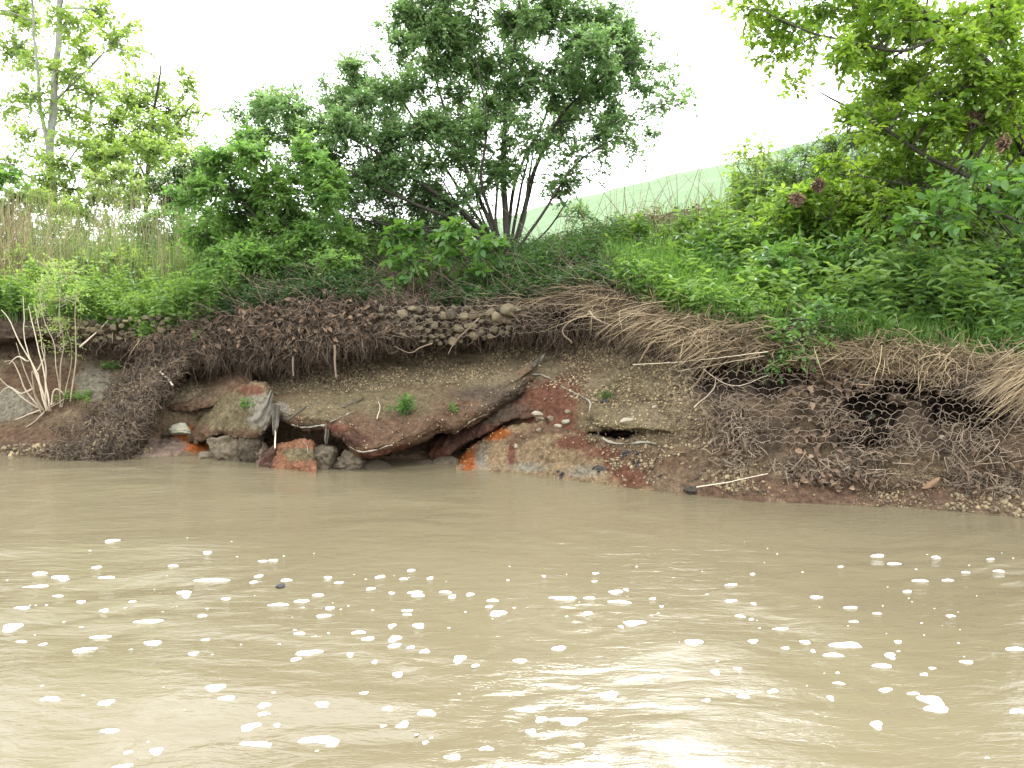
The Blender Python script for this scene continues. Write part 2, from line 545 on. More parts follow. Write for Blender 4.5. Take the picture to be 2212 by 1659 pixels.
rF = row([700, 690, 680, 690, 718, 725, 700, 672, 650, 662, 665, 655, 645, 640, 695, 728, 752, 774, 788, 798, 808],
         [.95, .95, .95, 1., 1.05, .95, 1.0, 1.1, 1.2, 1.25, 1.3, 1.3, 1.25, 1.15, .72, .65, .65, .65, .65, .65, .65])
rG = row([640, 640, 640, 640, 655, 655, 640, 622, 610, 612, 614, 602, 592, 570, 608, 645, 680, 698, 705, 705, 705],
         [1.9, 1.9, 1.9, 1.9, 1.95, 1.9, 1.9, 1.95, 2.0, 2.1, 2.1, 2.1, 2.1, 2.0, 1.6, 1.55, 1.5, 1.5, 1.5, 1.5, 1.5])
rH = row([575, 572, 570, 570, 570, 572, 572, 568, 562, 560, 557, 545, 520, 490, 450, 450, 470, 480, 480, 470, 460],
         [4.2, 4.2, 4.2, 4.2, 4.2, 4.2, 4.2, 4.2, 4.2, 4.2, 4.2, 4.2, 4.1, 4., 3.9, 3.8, 3.7, 3.6, 3.6, 3.6, 3.6])
rI = rH * np.array([1.35, 1, 1]); rI[:, 1] += 6; rI[:, 2] = rH[:, 2] - .5
rJ = rI.copy(); rJ[:, 0] *= 6; rJ[:, 1] = 500; rJ[:, 2] = 1.4
SEG = [4, 10, 34, 46, 46, 16, 18, 44, 40, 40, 12, 8]
rX = rH + (rI - rH) * .12
G, GI = loft([rm, r0, r1, rA, rB, rC, rD, rE, rF, rG, rH, rX], SEG[:10] + [6])
tI, tJ = np.linspace(0, 1, 9)[1:, None, None], np.linspace(0, 1, 9)[1:, None, None] ** 2
G = np.concatenate([G, rX + (rI - rX) * tI, rI + (rJ - rI) * tJ])
GI = GI[:11] + [GI[11] + 8, GI[11] + 16]
NV = len(G)
rowid = np.interp(np.arange(NV), GI, np.arange(13))
gpx, gpy = proj(G)
# hollows scoured out behind the wire baskets and under the lip
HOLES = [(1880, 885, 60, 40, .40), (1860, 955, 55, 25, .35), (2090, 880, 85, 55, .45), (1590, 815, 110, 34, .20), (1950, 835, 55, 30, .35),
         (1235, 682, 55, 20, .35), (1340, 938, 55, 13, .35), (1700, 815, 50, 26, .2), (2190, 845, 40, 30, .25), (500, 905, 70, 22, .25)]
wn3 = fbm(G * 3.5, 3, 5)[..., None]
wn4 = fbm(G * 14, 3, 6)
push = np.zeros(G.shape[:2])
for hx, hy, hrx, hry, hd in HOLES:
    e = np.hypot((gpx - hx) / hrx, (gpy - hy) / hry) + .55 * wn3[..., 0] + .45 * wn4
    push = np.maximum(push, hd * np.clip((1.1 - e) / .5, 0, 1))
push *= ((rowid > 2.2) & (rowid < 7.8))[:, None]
ray_d = G - CAM
G = CAM + ray_d * (1 + push[..., None] / np.maximum(ray_d[..., 1:2], .5))
N0 = grid_normals(G)
vis = np.clip((rowid - 1.5) / .6, 0, 1)[:, None]
big = fbm(G * 1.6, 4, 11)
med = fbm(G * 6, 4, 12)
fine = fbm(G * 26, 3, 13)
lipw = np.exp(-((rowid - 7.3) / .8) ** 2)[:, None]
amp = vis * np.where(rowid > 9.5, .3, 1.0)[:, None]
lump = fbm(G * np.array([4.5, 4.5, 5.5]), 3, 19) * np.clip((gpx - 1440) / 150, 0, 1) * ((rowid > 2.6) & (rowid < 7))[:, None]
rid = 1 - 2 * np.abs(fbm(G * 9 + 7, 3, 14))
G = G + N0 * (amp * (.05 * big + .030 * med * (1 + lipw * 1.3) + .020 * fine * (1 + lipw) + .012 * rid + .075 * lump))[..., None] * np.array([1, 1, 1])

PAL = dict(gravel=(.165, .135, .085), dark=(.075, .056, .040), rust=(.105, .046, .028), rbrown=(.098, .061, .038), orange=(.235, .068, .013),
           tan=(.175, .128, .076), grey=(.17, .155, .12), mud=(.125, .092, .060), rim=(.105, .066, .044), pink=(.20, .15, .12), mulch=(.05, .045, .02),
           maroon=(.072, .037, .027), olive=(.125, .102, .058))
def soil_color(Vv, base, regions, seed=0):
    """Per-vertex earth colour: a base colour with stains and painted gap shade of uneven shape."""
    c = np.array(base, float)
    c = np.broadcast_to(c, Vv.shape).copy()
    px, py = proj(Vv)
    w1 = fbm(Vv * 3.2, 4, 60 + seed)
    w2 = fbm(Vv * 13, 4, 80 + seed)
    for cx_, cy_, rx_, ry_, colr, soft in regions:
        e = np.hypot((px - cx_) / rx_, (py - cy_) / ry_) + .65 * w1 + .5 * w2
        k = np.clip((1 + soft * .5 - e) / soft, 0, 1)[..., None]
        c = c * (1 - k) + np.array(PAL[colr]) * k
    return .78 * c * (1 + .26 * w2[..., None] + .16 * w1[..., None])

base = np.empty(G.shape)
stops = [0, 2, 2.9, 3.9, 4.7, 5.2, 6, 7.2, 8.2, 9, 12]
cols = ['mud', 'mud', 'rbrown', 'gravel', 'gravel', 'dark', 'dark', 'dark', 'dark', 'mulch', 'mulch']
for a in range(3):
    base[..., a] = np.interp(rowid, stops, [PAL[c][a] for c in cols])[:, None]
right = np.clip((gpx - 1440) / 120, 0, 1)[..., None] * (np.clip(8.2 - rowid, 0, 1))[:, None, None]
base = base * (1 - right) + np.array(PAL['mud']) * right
soil = soil_color(G, base, [
    (1220, 925, 70, 60, 'rust', .4), (1190, 880, 100, 90, 'rust', .35), (1150, 855, 90, 50, 'rust', .3), (1000, 880, 120, 60, 'rbrown', .5), (1210, 790, 90, 26, 'rbrown', .5),
    (1340, 885, 100, 60, 'olive', .5), (1000, 790, 200, 42, 'gravel', .5), (420, 955, 45, 28, 'orange', .4), (330, 970, 80, 22, 'pink', .5),
    (100, 830, 120, 60, 'rbrown', .6), (200, 825, 34, 40, 'grey', .3), (20, 870, 50, 30, 'grey', .4), (1900, 1065, 420, 26, 'rim', .6), (1600, 1055, 150, 22, 'rim', .5),
    (2150, 1050, 90, 40, 'rbrown', .6), (1600, 830, 130, 40, 'dark', .7), (1880, 890, 150, 90, 'dark', .7), (2100, 880, 120, 80, 'dark', .7), (1640, 940, 60, 40, 'dark', .8)])  # the dark patches paint shade into the gaps behind the netting
hole_shade = np.clip(push / .12, 0, 1)[..., None]
soil = soil * (1 - hole_shade) + np.array((.035, .026, .02)) * hole_shade  # shade of the hollows painted into the soil colour
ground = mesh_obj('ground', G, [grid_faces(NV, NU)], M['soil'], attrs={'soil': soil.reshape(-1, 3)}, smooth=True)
tag(ground, kind='structure')

# ------------------------------------------------------------------ grassy levee far behind
def levee():
    crest = catmull([(-120, 245, 9.6), (-85, 190, 9.6), (-20, 89, 9.6), (4.7, 50, 9.6), (11.1, 40, 9.6), (17, 31.5, 9.6), (27, 25.5, 9.6), (50, 23, 9.6), (120, 23, 9.6)], 300)
    tg = nrm(np.gradient(crest, axis=0))
    nvec = np.stack([tg[:, 1], -tg[:, 0], 0 * tg[:, 0]], -1)
    rows = []
    for k, (off, z) in enumerate(((19, 1.0), (13, 4.0), (7, 7.0), (2.5, 9.1), (0, 9.6), (-5, 9.6), (-30, 1.0))):
        r = crest + nvec * off
        r[:, 2] = z
        rows.append(r)
    S, _ = loft(rows, [20, 20, 20, 12, 6, 8])
    S[..., 2] += .18 * fbm(S * .35, 3, 4) + .05 * fbm(S * 2.2, 2, 6)
    o = mesh_obj('hill', S, [grid_faces(*S.shape[:2])], M['field'], smooth=True)
    tag(o, kind='structure')
    return S
LV = levee()

# ------------------------------------------------------------------ clay ledges and slabs in the cut bank
SURF = [(G.reshape(-1, 3), grid_faces(NV, NU))]
def ledge(name, label, cat, xs, curves, base, regions, seed, amp=.03, nu=220, seg=None, group=None, fine_amp=.009):
    """curves: list of (ys, ds) over the photo columns xs; d is metres behind the waterline."""
    u = np.linspace(xs[0], xs[-1], nu)
    dw = np.interp(u, gx, Dw)
    rows = []
    for ys, ds in curves:
        y_, d_ = sm(xs, ys, u, 7), sm(xs, ds, u, 7)
        rows.append(P(u, y_, dw + d_))
    S, _ = loft(rows, seg or [26] * (len(rows) - 1))
    Nn = grid_normals(S)
    strata = fbm(S * np.array([1.5, 2, 22]) + .3 * fbm(S * 3, 2, seed)[..., None], 3, seed + 9)
    blk = np.round(vnoise(S * np.array([5.5, 5.5, 8]) + .5 * fbm(S * 6, 2, seed + 2)[..., None], seed + 4) * 2.4) / 2.4
    crk = np.exp(-(fbm(S * np.array([6, 6, 3.5]), 3, seed + 12) / .035) ** 2)
    S = S + Nn * (.016 * blk - .016 * crk + amp * fbm(S * 4, 4, seed) + fine_amp * 1.4 * fbm(S * 20, 3, seed + 3) + .005 * fbm(S * 60, 2, seed + 6) + .012 * strata)[..., None]
    c = soil_color(S, np.array(PAL[base]) if isinstance(base, str) else base, regions, seed)
    ctr = np.array([S[..., 0].mean(), S[..., 1].mean(), S[..., 2].min()])
    f = grid_faces(*S.shape[:2])
    SURF.append((S.reshape(-1, 3).copy(), f))
    o = mesh_obj(name, S - ctr, [f], M['soil'], attrs={'soil': c.reshape(-1, 3)}, smooth=True)
    o.location = ctr
    return tag(o, label, cat, group)

xs = [575, 600, 640, 700, 744, 774, 800, 843, 903, 948, 984, 1038, 1113, 1150]
ly = np.array([895, 908, 926, 928, 950, 986, 990, 980, 959, 930, 936, 909, 866, 835])
ld = np.array([.5, .36, .25, .25, .1, .05, .05, .08, .12, .2, .22, .36, .56, .86])
by = np.array([850, 850, 850, 850, 848, 845, 845, 840, 835, 830, 830, 825, 800, 780])
ledge('clay_ledge', 'long brown overhanging clay ledge with a rusty lip above the dark cave', 'ledge', xs,
      [(by + 14, 0 * ld + 1.25), (by, 0 * ld + .92), (.5 * by + .5 * ly - 10, .5 * ld + .36), (ly - 42, ld + .08), (ly - 24, ld - .025), (ly - 8, ld - .02), (ly, ld + .05), (ly - 3, ld + .22), (ly - 14, ld + .9)],
      'rbrown', [(690, 880, 110, 30, 'olive', .7), (820, 865, 140, 32, 'olive', .8), (715, 926, 50, 14, 'rust', .5), (800, 982, 80, 14, 'rust', .5), (660, 922, 40, 9, 'dark', .6), (870, 972, 50, 12, 'rust', .7), (1090, 840, 60, 36, 'dark', .8), 
                 (610, 890, 18, 18, 'grey', .4), (900, 940, 90, 18, 'rbrown', .5), (1060, 850, 70, 40, 'dark', .6), (760, 948, 60, 14, 'maroon', .5), (980, 800, 160, 34, 'gravel', .6)], 3)
xs = [930, 960, 1000, 1040, 1080, 1113, 1165, 1200, 1240]
ly = np.array([1002, 987, 962, 940, 918, 906, 902, 906, 920])
ld = np.array([.55, .42, .40, .42, .45, .48, .50, .6, .8])
ledge('clay_ledge', 'dark rust-stained clay layer beneath the long ledge, right of the cave', 'ledge', xs,
      [(ly - 70, ld + .5), (ly - 45, ld + .14), (ly - 20, ld + .02), (ly, ld), (ly + 2, ld + .12), (ly - 8, ld + .7)],
      'rust', [(1010, 940, 60, 40, 'maroon', .6), (1080, 885, 60, 30, 'dark', .8)], 5, amp=.02, seg=[10, 12, 14, 8, 10])
xs = [985, 1010, 1035, 1068, 1113, 1161, 1210, 1250, 1290, 1340, 1400, 1450, 1490]
ty = np.array([1000, 975, 955, 930, 917, 912, 920, 935, 950, 962, 975, 1000, 1040])
wy_ = np.interp(xs, gx, yW)
td = np.array([.55, .5, .46, .42, .42, .42, .38, .36, .33, .3, .28, .25, .2])
ledge('clay_mound', 'tan and grey clay mound with an orange left edge at the waterline', 'mound', xs,
      [(ty - 4, td + .4), (ty, td + .06), (ty + 12, td - .06), (.5 * ty + .5 * wy_, .45 * td), (wy_ - 2, 0 * td - .02), (wy_ + 30, 0 * td - .06)],
      'tan', [(1012, 985, 32, 40, 'orange', .5), (1060, 935, 50, 16, 'orange', .6), (1040, 990, 16, 36, 'grey', .8), (1105, 985, 8, 44, 'rust', .6), (1135, 1010, 40, 10, 'grey', .9), (1120, 945, 26, 10, 'rbrown', .8),
              (1265, 1020, 46, 12, 'grey', .9), (1380, 1015, 80, 40, 'rust', .5), (1250, 955, 50, 16, 'rust', .6), (1330, 975, 60, 16, 'rust', .5), (1200, 925, 60, 14, 'rbrown', .6)], 8, amp=.03)
xs = [1262, 1290, 1330, 1380, 1430, 1480]
ly = np.array([900, 922, 928, 926, 930, 940])
ld = np.array([.5, .3, .26, .24, .24, .35])
ledge('clay_ledge', 'short gravelly ledge over a narrow black recess right of the rust-red gully', 'ledge', xs,
      [(ly - 70, ld + .5), (ly - 40, ld + .16), (ly - 14, ld + .02), (ly, ld), (ly + 1, ld + .12), (ly - 8, ld + .6)],
      'olive', [(1400, 905, 60, 30, 'gravel', .7)], 12, amp=.025, nu=120)
xs = [325, 350, 400, 450, 490, 520, 545]
ly = np.array([872, 885, 888, 880, 865, 850, 840])
ld = np.array([.75, .62, .55, .55, .6, .7, .9])
ledge('clay_ledge', 'smooth brown mud ledge above the dark hollow beside the root mound', 'ledge', xs,
      [(ly - 75, ld + .75), (ly - 45, ld + .35), (ly - 16, ld + .04), (ly, ld), (ly + 1, ld + .12), (ly - 8, ld + .6)],
      'rbrown', [(430, 850, 80, 22, 'mud', .8)], 15, amp=.03, nu=140)
xs = [405, 425, 445, 480, 520, 550, 575, 592]
ly = np.array([955, 955, 946, 938, 946, 942, 925, 905])
ld = np.array([.4, .25, .2, .18, .12, .12, .16, .3])
bt = np.array([935, 915, 895, 860, 835, 825, 832, 850])
ledge('clay_ledge', 'sloping olive slab draped with grey fabric above the grey blocks', 'ledge', xs,
      [(bt - 4, ld + .75), (bt, ld + .4), (.5 * bt + .5 * ly - 6, ld + .16), (ly - 14, ld + .01), (ly, ld), (ly + 1, ld + .12), (ly - 10, ld + .7)],
      'olive', [(440, 935, 40, 20, 'rbrown', .5), (500, 938, 80, 12, 'rbrown', .5), (560, 880, 30, 50, 'grey', .5), (545, 840, 40, 16, 'rust', .6)], 18, amp=.025, nu=160)

def slump():
    """The roll of torn wire, gravel and roots that has slid down to the water on the left."""
    pr = [[(390, 715, 1.25), (330, 760, 1.0), (250, 830, .8), (190, 890, .55), (110, 940, .4), (30, 975, .25)],
          [(410, 735, 1.0), (350, 780, .8), (280, 850, .5), (230, 920, .25), (170, 965, .1), (80, 992, .02)],
          [(420, 755, .85), (370, 800, .55), (318, 860, .22), (285, 930, .02), (240, 980, -.03), (150, 1000, -.06)],
          [(425, 770, .85), (385, 815, .6), (345, 868, .32), (315, 935, .08), (275, 985, .0), (200, 1004, -.06)],
          [(420, 775, 1.3), (385, 822, 1.1), (350, 880, .9), (325, 945, .6), (300, 985, .5), (240, 1000, .4)]]
    rows = []
    for r in pr:
        r = catmull(r, 200)
        rows.append(P(r[:, 0], r[:, 1], np.interp(r[:, 0], gx, Dw) + r[:, 2]))
    S, _ = loft(rows, [26] * 4)
    Nn = grid_normals(S)
    S = S + Nn * (.06 * fbm(S * 5, 4, 71) + .025 * fbm(S * 20, 3, 75))[..., None]
    c = soil_color(S, PAL['dark'], [(230, 850, 60, 60, 'grey', .9), (150, 960, 90, 26, 'grey', .9), (330, 790, 50, 40, 'mud', .8)], 30)
    f = grid_faces(*S.shape[:2])
    ctr = np.array([S[..., 0].mean(), S[..., 1].mean(), S[..., 2].min()])
    SURF.append((S.reshape(-1, 3).copy(), f))
    o = mesh_obj('debris_mound', S - ctr, [f], M['soil'], attrs={'soil': c.reshape(-1, 3)}, smooth=True)
    o.location = ctr
    tag(o, 'sloping mound of roots and torn wire sliding down to the water at left', 'mound')
    return S
SL = slump()

# blocks and boulders at the foot of the bank
def stone_thing(name, label, cat, px, py, D, size, seed, mat, rot=0, sub=4, cuts=7, rough=.1, box=0., group=None, tint=.5, sink=0.):
    v, f = rock(seed, size, sub, cuts, rough, box)
    c, s = math.cos(rot), math.sin(rot)
    v = np.stack([v[:, 0] * c - v[:, 2] * s, v[:, 1], v[:, 0] * s + v[:, 2] * c], -1)
    ctr = P(px, py, D) - np.array([0, -size[1] * .35, sink])
    b = Bag()
    b.add(v + ctr, f3=f, tint=tint)
    SURF.append((v + ctr, f))
    o = top(name, b, M[mat], True)
    if mat == 'soil':
        vv = np.array([x.co for x in o.data.vertices]) + np.array(o.location)
        return o, vv
    tag(o, label, cat, group)
    return o

def soil_rock(label, px, py, D, size, seed, base, regions, **k):
    o, vv = stone_thing('clay_block', label, 'block', px, py, D, size, seed, 'soil', **k)
    c = soil_color(vv, PAL[base], regions, seed)
    a = o.data.attributes.new('soil', 'FLOAT_COLOR', 'POINT')
    a.data.foreach_set('color', np.concatenate([c, np.ones((len(c), 1))], 1).astype(np.float32).ravel())
    tag(o, label, 'block')
def dwx(px): return float(np.interp(px, gx, Dw))

def wedge_block():
    """The orange flat-faced block: four sloping faces with a leaning left edge."""
    xs_ = [560, 575, 600, 640, 676, 684]
    t_ = np.array([1005, 985, 963, 951, 953, 975])
    w_ = np.array([1022, 1022, 1022, 1022, 1022, 1022])
    d_ = np.array([.12, .08, .1, .1, .1, .18])
    ledge('clay_block', 'orange flat-faced clay block with an olive patch standing in the water', 'block', xs_,
          [(t_ + 4, d_ + .4), (t_, d_ + .1), (t_ + 6, d_), (.5 * t_ + .5 * w_, d_ * .4 - .04), (w_, d_ * 0 - .1), (w_ + 25, d_ * 0 - .12)],
          (.17, .082, .047), [(640, 980, 42, 20, 'olive', .25), (575, 1000, 18, 22, 'maroon', .4)], 44, amp=.012, nu=150, fine_amp=.006)
wedge_block()
soil_rock('purple-brown wet block leaning on the left side of the orange block', 580, 990, dwx(575) + .02, (.10, .16, .22), 91, 'maroon', [(575, 1010, 10, 10, 'pink', .5)], rot=-.6, sub=4, rough=.06, box=1)
soil_rock('pale pinkish clay lump between the grey blocks and the orange block', 553, 985, dwx(553) + .2, (.17, .2, .22), 92, 'pink', [], sub=4)
stone_thing('rock_block', 'brown-grey rounded block left of the crack below the fabric slab', 'rock', 485, 972, dwx(485) + .1, (.36, .32, .27), 101, 'grey_rock', box=1, cuts=5, rough=.2, tint=.35)
stone_thing('rock_block', 'darker narrow block right of the crack below the fabric slab', 'rock', 537, 970, dwx(537) + .14, (.21, .25, .26), 102, 'grey_rock', box=1, cuts=5, rough=.2, tint=.15)
stone_thing('rock_block', 'low pale block at the waterline left of the grey blocks', 'rock', 440, 987, dwx(440) + .05, (.17, .15, .08), 103, 'grey_rock', cuts=6, tint=.5)
stone_thing('rock_block', 'grey cracked block touching the right side of the orange block', 'rock', 702, 992, dwx(702) + .12, (.23, .28, .26), 104, 'grey_rock', box=1, cuts=6, rough=.22, tint=.3)
stone_thing('rock_block', 'jagged grey stone low in the water left of the cave mouth', 'rock', 752, 1003, dwx(752) + .12, (.32, .28, .19), 105, 'grey_rock', cuts=9, rough=.26, tint=.3)
stone_thing('rock_block', 'low dark stone at the left side of the cave mouth', 'rock', 815, 1012, dwx(815) + .16, (.3, .24, .12), 106, 'grey_rock', cuts=8, tint=.05)
stone_thing('rock_block', 'rounded olive stone deep in the cave mouth', 'rock', 962, 1003, dwx(962) + .3, (.22, .2, .11), 107, 'grey_rock', cuts=3, rough=.05, tint=.3)
stone_thing('rock_block', 'dark stone sunk in the water inside the cave', 'rock', 920, 1008, dwx(920) + .35, (.24, .22, .12), 108, 'grey_rock', cuts=5, tint=.1)
stone_thing('boulder', 'smooth pale river boulder in the hollow above the orange stain', 'boulder', 387, 931, dwx(387) + .42, (.21, .18, .13), 109, 'pale_rock', cuts=5, rough=.12, tint=.75)
stone_thing('rock_block', 'thin flat stone beside the pale boulder', 'rock', 357, 938, dwx(357) + .4, (.12, .1, .04), 110, 'grey_rock', cuts=6, tint=.1)
stone_thing('rock_block', 'flat stone lying behind the pale boulder', 'rock', 397, 911, dwx(397) + .6, (.11, .1, .06), 111, 'stone', cuts=6, tint=.2)

# ------------------------------------------------------------------ rays onto the finished bank
vv, ff, n_ = [], [], 0
for v_, f_ in SURF:
    vv.append(v_)
    ff += [tuple(int(x) + n_ for x in r) for r in f_]
    n_ += len(v_)
BVH = BVHTree.FromPolygons([tuple(x) for x in np.concatenate(vv)], ff)
def hit(px, py, back=0.0):
    d = ray(px, py)
    d = d / np.linalg.norm(d)
    loc, n, i, dist = BVH.ray_cast(Vector(CAM), Vector(d), 60)
    if loc is None: return None, None
    n = np.array(n)
    if n @ d > 0: n = -n
    return np.array(loc) + d * back, n
def down(x, y):
    loc, n, i, dist = BVH.ray_cast(Vector((x, y, 12)), Vector((0, 0, -1)), 20)
    return (np.array(loc), np.array(n)) if loc is not None else (None, None)
def hits(pts):
    r = [hit(a, b) for a, b in pts]
    ok = [(p, n) for p, n in r if p is not None]
    if not ok: return np.zeros((0, 3)), np.zeros((0, 3))
    return np.array([p for p, n in ok]), np.array([n for p, n in ok])
Nrm = grid_normals(G)
Nrm = Nrm * np.sign(Nrm[..., 2:3] + 1e-6) 
def on_bank(ra, rb, xa, xb, n, dens=None):
    """Random points of the bank sheet between two key rows and two photo columns."""
    rv = rng.uniform(ra, rb, n * 3)
    iv = np.clip(np.interp(rv, np.arange(13), GI).astype(int), 0, NV - 1)
    iu = np.searchsorted(gx, rng.uniform(xa, xb, n * 3)).clip(0, NU - 1)
    p = G[iv, iu]
    w = np.ones(len(p)) if dens is None else dens(p)
    w = np.where(push[iv, iu] > .1, 0.02, w)
    k = np.flatnonzero(rng.random(len(p)) < w)[:n]
    jit = rng.normal(0, .008, (len(k), 3)); jit[:, 2] *= .3
    return p[k] + jit, Nrm[iv[k], iu[k]]

# ------------------------------------------------------------------ shrubs and trees
def shrub(name, label, cat, stems, clumps, mat, bark, L=.06, asp=.55, dens=420, per=7, group=None, seed=0, sub_r=.42, blossom=0, depth=.9,
          droop=.25, twig=(.10, .22), bare=0, limb_r=.011, tw_r=.0022, tint_bias=0., leafj=.3):
    """stems: ([(px,py,D)...], r0, r1); clumps: (px,py,rx,ry,D) in photo units; grows limbs from the stems to every clump."""
    r = np.random.default_rng(seed + 1000)
    wood, crown, blo = Bag(), Bag(), Bag()
    SP, SR = [], []
    for pts, r0, r1 in stems:
        a = np.array(pts, float)
        q = catmull(P(a[:, 0], a[:, 1], a[:, 2]), 22)
        q = q + (fbm(q * 2.2 + seed, 2, seed)[:, None] * np.array([.06, .06, .03])) * np.linspace(.2, 1, 22)[:, None]
        rr = np.linspace(1, 0, 22) ** .8 * (r0 - r1) + r1
        tubes(wood, q, rr, 7, r.uniform(.3, .7))
        SP.append(q); SR.append(rr)
    root = SP[0][0].copy()
    SPa, SRa = np.concatenate(SP), np.concatenate(SR)
    t_all, o_all, len_all, tint_all = [], [], [], []
    for (px, py, rx, ry, D) in clumps:
        C = P(px, py, D)
        R = np.array([rx * D / FP, depth * .5 * (rx + ry) * D / FP, ry * D / FP])
        cost = np.linalg.norm(SPa - C, axis=1) + 1.3 * np.maximum(0, SPa[:, 2] - C[2] + .05) + .1 * r.random(len(SPa))
        k = int(np.argmin(cost))
        s = SPa[k]
        mid = .5 * (s + C) + np.array([r.normal(0, .06), r.normal(0, .06), .12 * np.linalg.norm(C - s)])
        limb = catmull([s, mid, C, C + (C - mid) * .35], 14)
        rl = min(SRa[k] * .7, limb_r)
        tubes(wood, limb, np.linspace(rl, tw_r, 14), 5, .5)
        area = math.pi * R[0] * R[2]
        ns = int(np.clip(area * 26, 5, 16))
        u = nrm(r.normal(size=(ns, 3))) * r.random((ns, 1)) ** .45
        subs = C + u * R * .82
        tb = r.uniform(-.5, .5) * .35 + tint_bias
        for sc in subs:
            st = limb[r.integers(5, 14)]
            m2 = .5 * (st + sc) + r.normal(0, .04, 3)
            sl = catmull([st, m2, sc], 7)
            tubes(wood, sl, np.linspace(tw_r * 2.2, tw_r, 7), 4, .5)
            n_t = max(3, int(dens * area / ns))
            rs = R * sub_r * r.uniform(.75, 1.25)
            o = sl[r.integers(3, 7, n_t)] + r.normal(0, .3, (n_t, 3)) * rs
            d = nrm((o - C) / R * .6 + r.normal(0, .7, (n_t, 3)) + np.array([0, 0, .25]))
            t_all.append(d); o_all.append(o)
            len_all.append(r.uniform(*twig, n_t))
            tint_all.append(np.clip(.45 + tb + r.normal(0, .14) + r.normal(0, .13, n_t), 0, 1))
    T, O, LN, TT = np.concatenate(t_all), np.concatenate(o_all), np.concatenate(len_all), np.concatenate(tint_all)
    n = len(T)
    tt = np.linspace(0, 1, 4)[None, :, None]
    tw = O[:, None] + T[:, None] * LN[:, None, None] * tt
    tw[..., 2] -= (tt[..., 0] ** 2) * LN[:, None] * droop
    sel = r.random(n) < .55
    tubes(wood, tw[sel], np.linspace(tw_r * .8, tw_r * .45, 4)[None], 3, .6)
    if bare:
        k = r.integers(0, n, bare)
        e = O[k][:, None] + (nrm(T[k] + r.normal(0, .5, (bare, 3))) * r.uniform(.15, .5, (bare, 1)))[:, None] * tt
        tubes(wood, e, np.linspace(tw_r, tw_r * .5, 4)[None], 3, .9)
    S = nrm(np.cross(T, np.array([0, 0, 1.]) + r.normal(0, .35, (n, 3))))
    for j in range(per):
        t = .15 + .85 * (j + .5) / per
        p = O + T * (LN * t)[:, None]
        p[:, 2] -= t * t * LN * droop
        sg = 1 if j % 2 else -1
        d = T * (.55 if j < per - 1 else 1.2) + S * sg * (.9 if j < per - 1 else .2) + r.normal(0, leafj, (n, 3)) + np.array([0, 0, -droop * .8])
        up = np.array([0, 0, 1.]) + r.normal(0, .45, (n, 3))
        l = L * r.uniform(.6, 1.2, n) * (1 - .25 * abs(t - .5))
        leaves(crown, p, d, up, l, l * asp, np.clip(TT + r.normal(0, .1, n), 0, 1))
    if blossom:
        k = r.integers(0, n, blossom)
        up_k = O[k] + T[k] * LN[k, None] * r.uniform(.2, .9, (blossom, 1)) + np.array([0, 0, .012])
        for _ in range(3):
            leaves(blo, up_k, r.normal(size=(blossom, 3)) + [0, 0, .5], r.normal(size=(blossom, 3)), L * .42, L * .22, r.random(blossom))
    e = thing(name, root, label, cat, group)
    wood.build('trunk', bark, e, True)
    crown.build('crown', mat, e)
    if blossom:
        blo.build('blossom', M['blossom'], e)
    return e

def cl(lst, D, spread, seed):
    r = np.random.default_rng(seed)
    return [(a, b, c, d, D + r.uniform(-spread, spread)) for a, b, c, d in lst]

def fill(poly, n, rx, ry, D, spread, seed):
    """Clumps spread evenly inside an outline given in photo units."""
    r = np.random.default_rng(seed)
    q = np.array(poly, float)
    out, tries = [], 0
    while len(out) < n and tries < 6000:
        tries += 1
        x, y = r.uniform(q[:, 0].min(), q[:, 0].max()), r.uniform(q[:, 1].min(), q[:, 1].max())
        x0, y0 = q[:, 0], q[:, 1]
        x1, y1 = np.roll(x0, -1), np.roll(y0, -1)
        c = ((y0 > y) != (y1 > y)) & (x < (x1 - x0) * (y - y0) / (y1 - y0 + 1e-9) + x0)
        if c.sum() % 2 == 0: continue
        if any(math.hypot((x - o[0]) / rx, (y - o[1]) / ry) < .8 for o in out): continue
        k = r.uniform(.7, 1.15)
        out.append((x, y, rx * k, ry * k, D + r.uniform(-spread, spread)))
    return out
def small(name, label, cat, base, clumps, D, mat, seed, **k):
    bx, by = base
    b, _ = hit(bx, by)
    Db = float(b[1]) if b is not None else D
    st = [([(bx, by, Db), (.5 * (bx + c[0]), .45 * (by + c[1]) + .1 * by, .5 * (Db + D)), (c[0], c[1], D)], .010, .003) for c in clumps[:: max(1, len(clumps) // 5)]]
    return shrub(name, label, cat, st, cl(clumps, D, k.pop('sp', .3), seed), M[mat], M[k.pop('bark', 'bark')], seed=seed, **{'limb_r': .006, **k})
